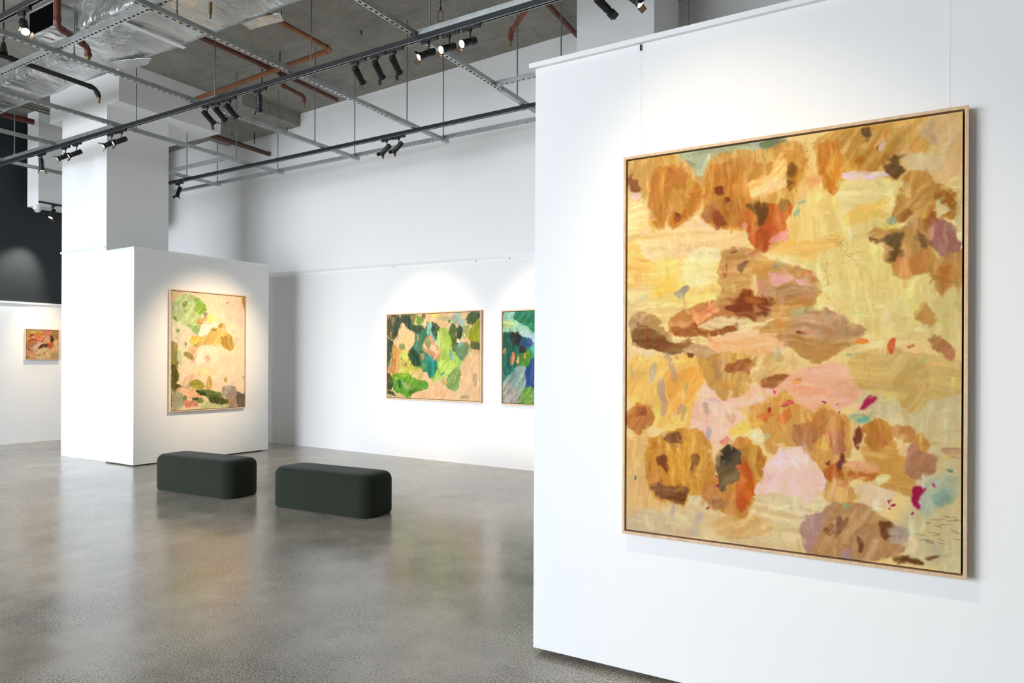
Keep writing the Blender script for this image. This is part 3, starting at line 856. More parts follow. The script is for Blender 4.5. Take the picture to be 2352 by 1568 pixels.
OCHRE = [
 # broad underpainting
 ('A', (247,219,156), "60,560 700,760 1400,640 2000,520 2190,500 2190,1568 60,1568", o_('h', soft=.03)),
 ('A', (243,220,146), "1380,520 1560,510 1810,490 1800,620 1760,700 1700,770 1600,850 1690,950 1690,1010 1760,1060 1770,1110 1900,1120 2010,1110 2030,1250 1950,1400 1700,1520 1560,1480 1420,1380 1260,1300 1250,1180 1150,1090 1280,940 1390,790", o_('v', var=14, soft=.02)),
 ('A', (245,203,112), "1450,760 1500,680 1600,640 1680,620 1690,690 1640,720 1520,780 1440,800", o_('d', var=12, soft=.03)),
 ('A', (243,224,162), "1430,530 1680,530 1690,620 1560,640 1460,700 1420,620", o_('h', var=10, soft=.02)),
 ('A', (244,196,112), "60,900 180,960 250,1010 260,1060 150,1150 60,1180", o_('h', soft=.03)),
 ('A', (249,214,156), "140,800 300,800 450,760 540,700 600,760 690,790 830,820 850,880 700,900 560,920 350,940 200,880", o_('h', var=12)),
 ('A', (250,218,172), "430,770 540,700 560,750 700,790 640,830 500,800", o_('h', var=8)),
 ('A', (251,226,174), "150,880 300,910 460,940 420,1000 250,1010 160,970", o_('h', var=10)),
 ('A', (252,222,134), "230,1020 400,1000 640,1010 650,1200 560,1280 400,1300 250,1240 180,1150", o_('h', var=14, soft=.02)),
 ('A', (253,240,190), "440,960 560,925 660,955 660,1010 560,1005 480,1025", o_('h', var=8, soft=.01)),
 ('A', (253,238,170), "400,1020 620,1010 640,1110 560,1160 430,1130", o_('h', var=10, soft=.02)),
 ('A', (251,214,110), "240,1130 340,1100 380,1150 350,1210 250,1240", o_('h', var=10, soft=.02)),
 ('A', (244,196,112), "1180,880 1380,850 1420,900 1300,960 1200,1000 1000,960 960,960 1040,900", o_('h', var=12, soft=.025)),
 # top band
 ('A', (214,168,96), "60,355 340,318 440,340 490,400 540,470 545,560 530,640 470,690 400,770 350,772 300,720 285,782 215,770 205,680 190,610 150,590 120,560 60,530", v_),
 ('A', (196,130,54), "240,430 330,400 420,450 520,540 515,640 440,700 400,760 350,770 340,650 300,700 280,775 215,745 205,560", v_),
 ('A', (216,168,88), "330,560 420,540 440,600 390,700 340,690", o_('v', op=.7)),
 ('A', (168,174,140), "380,320 600,268 850,232 1060,212 1065,270 980,290 860,270 760,300 640,340 560,400 530,440 490,400 440,360", h_),
 ('A', (118,124,98), "900,240 1060,226 1050,275 960,292 915,275", o_('h', var=16)),
 ('A', (206,206,160), "440,340 560,320 600,350 540,440 500,430", o_('d')),
 ('A', (214,166,92), "560,400 640,340 760,310 900,320 1000,290 1140,250 1200,320 1190,420 1150,540 1100,640 1080,720 1090,800 1060,880 980,925 940,958 890,940 860,880 830,800 760,800 690,780 640,780 600,740 540,700 560,620 545,520", v_),
 ('A', (192,128,54), "560,420 700,380 820,420 870,560 850,660 800,785 700,780 620,760 560,660", v_),
 ('A', (204,146,70), "700,360 830,350 900,420 880,560 800,600 740,480", o_('v', op=.8)),
 ('A', (176,112,48), "620,620 720,640 800,700 790,780 690,775 610,740", o_('v', op=.8)),
 ('A', (238,188,116), "840,530 960,430 1060,330 1130,300 1115,380 1060,480 980,550 900,610 870,600", o_('e', var=30)),
 ('A', (248,208,146), "850,560 1000,490 1085,470 1070,520 960,565 885,618", o_('e', var=20)),
 ('A', (210,156,76), "1060,330 1150,260 1200,330 1180,420 1120,520 1080,560 1090,440", o_('v', op=.85)),
 ('A', (190,100,46), "815,690 880,650 960,660 1065,640 1085,740 1065,820 1000,890 950,958 900,950 860,890 830,790", v_),
 ('A', (166,78,34), "880,820 960,800 1000,850 955,955 905,945", o_('v', op=.7)),
 ('A', (204,140,70), "860,700 930,700 920,800 880,840 850,780", o_('v', op=.7)),
 ('A', (108,72,34), "818,655 900,638 955,660 965,720 942,785 910,785 898,710 860,692", o_('v', soft=.01)),
 ('A', (122,88,38), "1095,400 1142,390 1132,450 1122,530 1086,552 1078,480", o_('v', soft=.012)),
 ('A', (118,54,20), "616,545 660,532 672,592 640,604 614,582", o_('v')),
 ('A', (124,58,26), "678,604 714,600 714,632 684,634", o_('v')),
 ('A', (122,58,20), "352,690 398,700 398,750 364,758", o_('v')),
 ('A', (140,70,26), "600,680 650,700 692,772 640,778 604,742", o_('v')),
 ('A', (160,98,44), "548,660 600,658 602,720 575,752 544,712", o_('v')),
 ('A', (156,108,46), "1028,608 1078,620 1062,692 1034,682", o_('v')),
 ('A', (170,120,52), "930,400 980,380 975,430 945,470", o_('e', op=.7)),
 ('A', (232,150,136), "1000,880 1060,830 1085,790 1080,850 1022,892 985,912", o_('d', var=12)),
 ('A', (232,156,140), "795,770 822,768 826,812 800,802", o_('d', var=8)),
 ('A', (150,94,50), "60,470 112,490 138,550 90,562 60,542"),
 ('A', (240,208,184), "80,562 152,570 142,612 90,602"),
 ('A', (240,198,128), "1180,260 1270,250 1300,420 1330,560 1340,610 1200,620 1150,600 1180,500 1210,400", o_('v', var=18)),
 ('A', (240,180,124), "1190,480 1270,460 1300,520 1220,560", o_('h', var=10, soft=.02)),
 ('A', (218,172,92), "1260,240 1400,188 1500,164 1700,130 1960,98 1945,170 1932,250 1972,300 1940,342 1880,332 1820,330 1822,440 1760,492 1700,470 1580,470 1470,460 1400,540 1370,600 1340,580 1310,470 1270,330", d_),
 ('A', (204,134,58), "1270,260 1360,250 1430,260 1420,360 1400,480 1380,595 1340,575 1300,450", v_),
 ('A', (200,154,84), "1400,220 1560,170 1830,150 1822,260 1800,330 1720,350 1600,420 1500,380 1440,300", o_('d', op=.85)),
 ('A', (182,132,62), "1500,320 1640,300 1720,360 1650,450 1540,440", o_('d', op=.7)),
 ('A', (104,86,56), "1540,170 1592,150 1612,210 1572,232", o_('d', soft=.012)),
 ('A', (128,94,56), "1638,292 1690,250 1702,266 1650,312", o_('e')),
 ('A', (108,78,44), "1698,452 1752,350 1792,348 1782,420 1812,420 1802,462 1750,492", o_('d')),
 ('A', (226,188,172), "1680,262 1706,255 1690,300 1660,306", o_('d', var=8)),
 ('A', (234,194,138), "1940,170 1970,104 2195,70 2195,480 2100,470 2050,540 1960,520 1930,460 1840,460 1825,350 1880,320 1940,340 1975,300 1930,240", o_('d', var=12)),
 ('A', (214,182,142), "1928,240 1960,130 2000,112 2062,260 2000,272", o_('v', var=8)),
 ('A', (222,176,96), "1880,210 1960,230 1985,290 1930,345 1880,320", o_('d', var=14)),
 ('A', (230,208,158), "1828,340 1960,340 2030,330 2062,420 1930,482 1840,450", o_('v', var=10)),
 ('A', (236,206,208), "1440,460 1500,454 1560,470 1680,460 1722,490 1600,492 1520,506 1460,492", o_('h', var=12)),
 ('A', (198,144,72), "1820,480 1930,470 2000,540 2100,580 2165,640 2172,700 2140,762 2060,742 2010,760 1940,782 1900,700 1860,732 1780,772 1758,740 1800,620", d_),
 ('A', (208,158,84), "1820,470 1920,460 1900,600 1820,680 1790,620", o_('v', op=.8)),
 ('A', (166,112,58), "1990,620 2080,600 2152,650 2162,720 2120,762 2100,720 2040,690 2010,652", d_),
 ('A', (166,112,60), "1930,770 2010,720 2042,730 2042,800 2010,852 1930,832", d_),
 ('A', (168,118,62), "1770,770 1800,730 1860,690 1882,720 1830,772", d_),
 ('A', (244,204,120), "1880,710 1960,700 1970,760 1920,780", o_('d', op=.8)),
 ('A', (242,228,176), "2008,640 2062,680 2114,700 2062,748 2036,762 2020,700", o_('d', var=8)),
 ('A', (198,152,88), "1595,850 1700,820 1800,830 1880,770 1930,780 1960,850 2000,900 2012,1000 2002,1100 1900,1102 1780,1112 1755,1050 1700,1010 1690,930 1600,892", v_),
 ('A', (104,80,42), "1688,882 1760,860 1822,840 1802,900 1790,960 1792,1010 1722,1032 1708,982 1742,950 1700,912", o_('d', soft=.012)),
 ('A', (140,100,60), "1918,860 1962,870 1972,950 1930,952", o_('v')),
 ('A', (120,72,34), "1920,960 1942,960 1938,1042 1920,1032", o_('v')),
 ('A', (134,94,60), "1598,880 1652,890 1642,907 1604,906", o_('h')),
 ('A', (210,142,84), "1760,1020 1850,1000 1962,950 1992,1000 1982,1102 1780,1106", o_('v', op=.75)),
 ('A', (166,112,102), "2008,800 2062,778 2132,810 2152,930 2152,1012 2090,992 2000,932 2000,880", o_('v', var=10)),
 ('A', (216,164,134), "1968,830 2012,800 2012,882 1990,902", o_('v', var=10)),
 ('A', (206,156,86), "2000,1000 2100,1010 2195,950 2195,1200 2140,1282 2080,1262 2030,1200 2010,1100", v_),
 ('A', (196,132,62), "2040,1100 2122,1050 2152,1150 2132,1272 2080,1252", v_),
 ('A', (216,206,154), "2150,640 2195,620 2195,860 2152,800", o_('v', var=8)),
 ('A', (228,206,142), "2040,1270 2195,1230 2195,1568 1960,1568 1980,1420", o_('v', var=14, soft=.02)),
 ('A', (206,156,86), "1900,1400 1960,1300 2042,1400 2012,1462 1960,1452", o_('d')),
 ('A', (244,212,136), "1088,730 1200,610 1320,590 1400,640 1382,780 1330,832 1250,852 1140,882 1090,862", o_('v', var=16)),
 ('A', (170,184,148), "1138,640 1202,620 1192,640 1150,652", o_('h', var=8)),
 ('A', (172,184,146), "1118,702 1162,680 1152,722 1120,732", o_('d', var=8)),
 ('A', (148,156,118), "1698,760 1762,738 1768,792 1720,792", o_('d')),
 ('A', (242,216,112), "1640,812 1772,790 1782,812 1660,832", o_('h', var=8)),
 ('A', (168,152,128), "358,1212 410,1185 430,1160 462,1168 458,1196 425,1212 416,1258 390,1252 374,1232", o_('d', var=12, soft=.003)),
 # centre mound
 ('A', (208,160,96), "668,1040 690,960 740,935 800,950 870,970 930,1020 1010,1050 1100,1090 1230,1110 1272,1210 1242,1272 1272,1320 1130,1362 1060,1330 980,1352 880,1382 760,1352 690,1330 660,1250", h_),
 ('A', (196,152,98), "690,960 740,935 832,960 862,1000 780,1032 700,1062", o_('h')),
 ('A', (218,172,126), "800,960 880,960 922,1000 850,1012", o_('h', var=10)),
 ('A', (136,98,70), "768,1042 842,1010 832,1042 800,1082 770,1072", o_('e')),
 ('A', (168,108,60), "668,1060 702,1030 702,1100 680,1122", v_),
 ('A', (116,82,48), "722,957 772,944 742,963", o_('h')),
 ('A', (146,128,100), "992,1044 1018,1044 1018,1068 994,1068"),
 ('A', (238,208,152), "848,1090 882,1100 892,1150 882,1212 855,1192 860,1150", o_('v', var=12)),
 ('A', (236,200,142), "888,1150 907,1160 886,1242 868,1240", o_('v', var=12)),
 ('A', (192,148,98), "1018,1190 1160,1180 1262,1210 1200,1232 1100,1252 1030,1232", h_),
 ('A', (206,152,120), "908,1110 990,1150 1002,1210 940,1222 910,1182", o_('h', var=10)),
 ('A', (206,152,118), "1148,1240 1250,1210 1242,1272 1190,1292 1158,1272", o_('h', var=8)),
 ('A', (243,184,178), "958,1094 1040,1094 1092,1130 1092,1162 1010,1167 980,1132", o_('h', var=8)),
 ('A', (243,184,176), "1118,1145 1170,1138 1218,1165 1160,1187", o_('h', var=8)),
 ('A', (222,128,78), "1180,1100 1235,1090 1250,1160 1238,1182 1218,1120 1150,1130", o_('v', op=.7)),
 ('A', (206,152,84), "640,1280 1000,1240 1240,1290 1180,1330 880,1390 700,1360", o_('h', op=.8)),
 ('A', (136,66,24), "688,1322 750,1300 800,1218 852,1212 872,1250 1002,1250 982,1282 870,1292 982,1320 972,1352 890,1352 882,1387 830,1372 760,1352", o_('h', soft=.008)),
 ('A', (180,112,52), "800,1262 900,1250 962,1270 850,1292", h_),
 ('A', (192,132,66), "860,1302 962,1330 880,1342", h_),
 ('A', (204,136,76), "328,1400 420,1350 560,1290 642,1290 662,1340 722,1360 742,1400 640,1402 560,1432 520,1482 420,1502 350,1472", h_),
 ('A', (238,162,112), "500,1370 580,1330 642,1288 662,1350 560,1402 500,1412", o_('e', var=22)),
 ('A', (156,90,38), "348,1450 420,1460 500,1430 560,1440 700,1430 760,1400 762,1450 640,1482 480,1502 380,1492", h_),
 ('A', (249,218,166), "520,1450 620,1402 762,1380 742,1422 560,1454", o_('h', var=10)),
 ('A', (188,148,104), "66,1400 110,1350 200,1350 272,1390 262,1440 330,1482 342,1568 120,1568 90,1482", e_),
 ('A', (136,96,48), "88,1472 160,1430 240,1470 322,1530 332,1568 98,1568", e_),
 ('A', (126,78,48), "113,1398 137,1404 132,1427"),
 ('A', (249,200,152), "578,1540 700,1500 820,1470 880,1438 942,1470 1042,1568 578,1568", o_('h', var=14)),
 ('A', (194,150,110), "1098,1402 1260,1340 1362,1340 1452,1410 1562,1460 1542,1502 1420,1502 1400,1568 1000,1568 940,1502 1060,1452", h_),
 ('A', (210,158,94), "938,1422 1100,1380 1102,1450 1050,1502 980,1568 900,1482", h_),
 ('A', (116,66,36), "1143,1470 1212,1480 1192,1532 1143,1537", o_('d', soft=.012)),
 ('A', (190,182,132), "1118,1340 1200,1310 1272,1318 1200,1352 1140,1362", o_('h', var=8)),
 ('A', (236,162,82), "1000,1385 1040,1375 1060,1440 1020,1460", o_('v', op=.6)),
 ('A', (226,100,50), "1520,1535 1570,1528 1600,1545 1560,1560", o_('h')),
 # lower half
 ('B', (215,198,152), "1330,310 1480,300 1600,320 1680,420 1800,370 1985,300 1985,1370 1700,1260 1600,1100 1720,950 1840,800 1800,600 1700,560 1600,480 1450,420", o_('v', var=14, soft=.03)),
 ('B', (234,208,160), "380,900 520,930 660,1000 740,1020 790,930 950,910 1080,940 1220,920 1280,1000 1200,1060 1100,1260 800,1215 60,1115 60,960 200,900", o_('h', var=18, soft=.02)),
 ('B', (230,182,118), "60,560 160,560 200,840 300,950 200,1040 60,1020", o_('v', var=14, soft=.03)),
 ('B', (230,180,110), "560,1040 700,1010 900,1090 850,1140 650,1150 590,1110", o_('e', var=26, op=.7)),
 ('B', (214,190,150), "60,1000 250,1020 500,1110 400,1170 60,1110", o_('h', var=14, soft=.03)),
 ('B', (244,196,110), "62,120 460,110 500,260 460,360 460,480 380,520 250,500 190,470 120,380 62,300", o_('d', var=18)),
 ('B', (245,180,92), "280,200 400,190 470,170 480,240 440,300 460,420 330,440 300,330", o_('d', var=16)),
 ('B', (251,206,182), "500,260 600,310 700,340 830,290 920,300 960,340 880,370 800,400 790,450 700,500 640,560 600,620 540,600 520,550 450,500 470,400", o_('h', var=10)),
 ('B', (249,188,156), "920,300 1000,230 1100,180 1260,158 1340,200 1330,250 1390,300 1380,340 1300,380 1250,420 1180,400 1120,450 1050,380 960,330", o_('h', var=14)),
 ('B', (248,170,130), "1000,300 1180,280 1240,310 1120,340", o_('h', var=10, op=.6)),
 ('B', (236,160,90), "1010,245 1060,235 1060,262 1015,272", o_('h')),
 ('B', (217,184,116), "1400,280 1340,130 1520,80 1900,140 1980,160 1980,300 1800,360 1690,420 1600,320 1480,300", o_('h', var=16)),
 ('B', (206,174,110), "1560,120 1760,130 1790,300 1700,425 1600,320", o_('d', op=.6)),
 ('B', (128,84,36), "78,8 180,0 340,40 422,40 442,70 330,76 250,60 190,50 130,62", h_),
 ('B', (242,218,178), "118,60 200,70 232,96 180,102 140,96", o_('h', var=10)),
 ('B', (250,190,136), "530,0 900,0 962,60 880,110 760,100 640,80 560,40", o_('h', var=14)),
 ('B', (192,152,112), "380,80 450,40 560,70 700,110 640,142 540,112", h_),
 ('B', (128,76,40), "403,85 447,90 440,112 412,108"),
 ('B', (128,76,44), "562,90 622,84 622,109 574,117"),
 ('B', (192,146,92), "980,0 1400,0 1330,50 1250,100 1160,132 1080,100 1000,40", h_),
 ('B', (208,162,92), "468,110 600,90 742,100 772,160 792,230 772,270 680,332 610,332 568,290 520,240 490,170", v_),
 ('B', (162,98,58), "636,150 760,118 764,200 690,192 630,182", d_),
 ('B', (194,150,106), "540,120 620,110 622,200 580,242", v_),
 ('B', (228,188,128), "770,160 900,100 1052,140 962,220 840,262 790,232", o_('d', var=26)),
 ('B', (156,96,48), "826,267 900,224 1002,218 962,250 900,292 850,282", h_),
 ('B', (190,190,156), "880,60 942,70 936,122 900,152", o_('v', op=.7)),
 ('B', (196,160,138), "300,95 312,100 337,180 342,232 313,232 303,160", o_('v', var=6, warp=.012)),
 ('B', (190,170,128), "198,160 227,138 217,200 207,252 193,220", o_('v', var=6, warp=.012)),
 ('B', (196,160,132), "243,238 267,238 272,330 292,380 277,442 258,442 268,380 238,300", o_('v', var=6, warp=.012)),
 ('B', (200,164,134), "368,378 388,388 352,442 328,452", o_('v', var=6, warp=.012)),
 ('B', (206,170,120), "80,150 92,180 104,225 94,240 84,200", o_('v', var=6, warp=.012)),
 ('B', (190,172,110), "388,268 408,262 402,300 392,310", o_('v', var=6, warp=.012)),
 ('B', (190,172,110), "380,410 408,400 400,440 372,480", o_('v', var=6, warp=.012)),
 ('B', (202,172,144), "498,372 522,366 537,432 520,447 506,420", o_('v', var=6, warp=.012)),
 ('B', (222,170,144), "632,432 670,428 687,472 670,494 650,472", o_('v', var=8, warp=.012)),
 ('B', (196,178,170), "522,508 552,530 532,592 517,562", o_('v', var=6, warp=.012)),
 ('B', (190,122,62), "60,420 130,368 192,400 217,472 160,522 130,547 90,502 60,462", d_),
 ('B', (148,82,44), "120,398 182,398 172,452 110,442", d_),
 ('B', (204,142,56), "178,620 260,560 370,540 480,540 522,620 532,700 562,760 542,830 500,882 400,902 400,932 370,952 300,932 240,922 200,852 180,762", v_),
 ('B', (216,156,64), "300,640 420,590 500,620 522,760 420,832 330,800", o_('v', op=.8)),
 ('B', (128,82,42), "268,562 350,543 387,580 382,612 300,607 270,592", v_),
 ('B', (122,66,24), "228,700 280,678 302,740 292,782 250,742", v_),
 ('B', (132,82,30), "438,682 482,680 472,742 443,784", v_),
 ('B', (112,66,32), "208,850 260,860 400,862 412,892 380,952 300,932 240,917", h_),
 ('B', (206,140,70), "498,902 560,830 620,790 700,600 740,580 782,640 852,680 852,782 802,862 782,922 762,962 742,1022 690,1012 660,992 560,962", v_),
 ('B', (194,138,58), "720,620 850,640 852,782 800,832 770,742", v_),
 ('B', (190,96,42), "690,760 740,700 792,862 772,922 722,1012 690,972", v_),
 ('B', (216,110,60), "730,900 780,880 778,930 745,960", o_('v', op=.6)),
 ('B', (180,126,82), "520,922 600,902 642,962 570,972", h_),
 ('B', (104,80,46), "573,690 620,650 660,628 707,660 702,720 670,742 690,782 640,842 620,872 605,842 610,782 580,732", o_('d', soft=.006)),
 ('B', (72,62,40), "573,690 660,628 707,670 662,712 600,732", o_('e', soft=.006)),
 ('B', (236,150,120), "590,600 640,570 650,610 610,625", o_('d')),
 ('B', (244,206,108), "780,460 860,410 882,470 822,522 650,560 700,500", o_('h', var=12)),
 ('B', (218,164,90), "760,440 880,370 960,328 1010,370 1080,430 1140,460 1180,400 1240,440 1320,480 1332,560 1332,660 1300,700 1312,802 1260,852 1210,832 1190,762 1130,702 1050,652 1000,642 930,682 880,642 840,562 780,502", v_),
 ('B', (247,232,180), "768,520 830,530 852,600 800,602", o_('d', var=8)),
 ('B', (190,206,154), "850,560 882,560 862,602", o_('v', var=8)),
 ('B', (218,130,70), "920,470 1000,398 1012,460 960,502", v_),
 ('B', (184,124,80), "1000,540 1080,490 1140,500 1152,600 1080,652 1020,622", v_),
 ('B', (196,130,72), "1120,500 1170,408 1250,440 1312,520 1240,602 1180,562", v_),
 ('B', (190,124,88), "1230,560 1310,540 1322,640 1250,682", v_),
 ('B', (228,184,96), "1180,560 1222,560 1217,642 1185,652", v_),
 ('B', (188,106,48), "1200,760 1290,720 1302,800 1260,852 1220,832", v_),
 ('B', (218,168,100), "1200,840 1300,800 1382,902 1300,962 1218,922", v_),
 ('B', (214,162,88), "1400,640 1600,620 1690,680 1692,780 1702,882 1722,932 1600,882 1500,852 1480,762", h_),
 ('B', (190,128,58), "1408,560 1430,490 1500,458 1552,510 1572,600 1510,652 1440,642", v_),
 ('B', (192,136,84), "1560,530 1640,498 1692,540 1702,600 1650,622 1600,592", v_),
 ('B', (200,146,82), "1700,600 1730,558 1792,590 1802,650 1750,682 1708,652", v_),
 ('B', (190,114,50), "1340,740 1420,740 1480,770 1482,832 1420,834 1330,792", h_),
 ('B', (124,62,42), "1368,530 1402,518 1402,582 1387,652 1368,622", v_),
 ('B', (120,66,60), "1268,740 1290,658 1312,700 1292,762", v_),
 ('B', (116,56,40), "1203,730 1227,708 1222,742"),
 ('B', (240,176,132), "1390,718 1470,718 1492,770 1440,782 1300,740 1340,715", o_('h', var=10)),
 ('B', (249,232,176), "1470,842 1500,798 1585,808 1540,842 1480,852", o_('h', var=8)),
 ('B', (242,208,156), "1600,608 1660,640 1662,692 1620,682", o_('d', var=8)),
 ('B', (176,126,94), "1663,720 1700,648 1790,690 1842,700 1822,782 1740,834 1680,802", o_('d', var=16)),
 ('B', (180,124,116), "1670,640 1700,610 1710,680 1675,720", o_('v', var=8)),
 ('B', (180,184,156), "1750,870 1850,820 1942,800 1942,920 1850,1002 1750,1032", o_('d', var=14, soft=.02)),
 ('B', (146,166,150), "1828,920 1890,888 1922,950 1870,992 1828,972", o_('d', var=12, soft=.012)),
 ('B', (186,146,110), "1858,640 1975,650 1978,704 1900,692", h_),
 ('B', (243,214,176), "1368,860 1500,860 1582,900 1592,960 1500,1012 1420,982", o_('d', var=12)),
 ('B', (253,212,198), "800,902 850,800 880,740 950,660 990,643 1080,680 1150,750 1187,800 1182,862 1130,912 1080,942 1000,912 900,907", o_('v', var=8, soft=.004, warp=.016)),
 ('B', (255,222,210), "890,740 970,650 1060,680 1112,710 1050,737 970,767 920,752", o_('h', var=5, soft=.004)),
 ('B', (232,208,160), "780,930 850,915 950,905 1080,945 1060,985 860,990", o_('h', var=12)),
 ('B', (188,144,100), "1178,1040 1240,960 1380,958 1500,1040 1582,1080 1562,1182 1642,1232 1400,1275 1250,1262 1108,1232 1160,1102", d_),
 ('B', (180,142,130), "1060,1100 1090,1030 1180,998 1222,1020 1180,1060 1130,1150 1102,1242 1070,1180", o_('v', var=8)),
 ('B', (196,152,110), "1230,980 1380,970 1440,1030 1330,1060", o_('d', op=.7)),
 ('B', (126,78,50), "1268,1030 1292,1040 1282,1152 1263,1152", d_),
 ('B', (126,78,50), "1318,1030 1335,1042 1300,1120 1210,1150 1290,1090", d_),
 ('B', (126,78,50), "1385,1150 1420,1180 1410,1240 1395,1235", d_),
 ('B', (140,92,60), "1180,1110 1240,1070 1250,1090 1200,1140", d_),
 ('B', (116,70,40), "1498,1068 1570,1058 1582,1100 1552,1162 1518,1142", d_),
 ('B', (128,88,52), "1618,1120 1642,1113 1642,1147 1613,1152"),
 ('B', (180,140,134), "1288,1242 1350,1208 1345,1275 1300,1272", o_('v', var=6)),
 ('B', (190,168,146), "1560,1090 1640,1080 1680,1160 1640,1200 1570,1180", o_('h', var=10, soft=.02)),
 ('B', (110,74,34), "1558,1270 1660,1262 1752,1290 1742,1314 1680,1292", h_),
 ('B', (112,78,40), "1758,1270 1832,1244 1838,1256 1780,1277", h_),
 ('B', (206,180,160), "315,950 342,960 332,1037 313,1012", o_('v', var=6, warp=.012)),
 ('B', (202,182,164), "478,1010 512,1014 492,1062 467,1082 477,1132 448,1132 455,1062", o_('v', var=6, warp=.012)),
 ('B', (112,54,30), "520,980 542,968 532,988"),
 ('B', (100,120,70), "105,795 118,790 118,815 108,812"),
 # sharp colour accents
 ('B', (168,32,76), "1418,382 1450,340 1502,343 1482,377 1440,402 1398,412", o_('d', var=24)),
 ('B', (152,18,64), "1698,880 1720,863 1772,880 1742,912 1720,952 1732,982 1710,987 1693,940", o_('d', var=20)),
 ('B', (160,26,66), "1553,940 1577,938 1560,960"), ('B', (160,26,66), "1580,965 1604,962 1596,976 1570,978"), ('B', (160,26,66), "1690,1008 1702,1005 1696,1022 1685,1024"),
 ('B', (160,30,70), "1808,850 1822,846 1822,864 1812,866"), ('B', (160,26,66), "1558,985 1568,985 1564,998"),
 ('B', (184,46,84), "948,392 1000,363 1027,376 980,397", o_('h')), ('B', (226,88,110), "900,300 916,310 907,334", o_('v')),
 ('B', (170,60,50), "868,412 892,400 887,432 870,440"), ('B', (150,40,66), "1176,370 1204,374 1196,384"), ('B', (96,44,66), "1256,386 1268,384 1264,398"), ('B', (110,50,50), "1268,430 1280,430 1274,442"),
 ('B', (190,82,40), "840,470 868,462 862,492 846,490"), ('B', (140,30,70), "572,792 584,790 580,804"), ('B', (150,40,90), "574,842 600,838 586,860"),
 ('B', (176,198,160), "1330,450 1430,440 1502,430 1422,482 1360,502", o_('h', var=24)),
 ('B', (120,176,150), "1375,475 1450,450 1440,478 1390,492", o_('h', var=18)),
 ('B', (120,152,122), "1298,950 1332,958 1340,985 1310,980"), ('B', (110,150,120), "1885,762 1925,768 1922,785 1900,780"),
 ('B', (200,84,40), "1552,60 1578,12 1590,14 1592,60 1570,112"), ('B', (176,82,48), "1660,60 1700,42 1704,50 1672,68"), ('B', (176,110,70), "1780,30 1840,10 1900,40 1930,90 1900,130 1860,100 1800,60", o_('d', op=.8)),
 ('B', (170,190,170), "1300,100 1390,90 1380,110 1310,115", o_('h', op=.7)), ('B', (236,130,50), "1370,30 1430,15 1430,34 1380,42"),
]
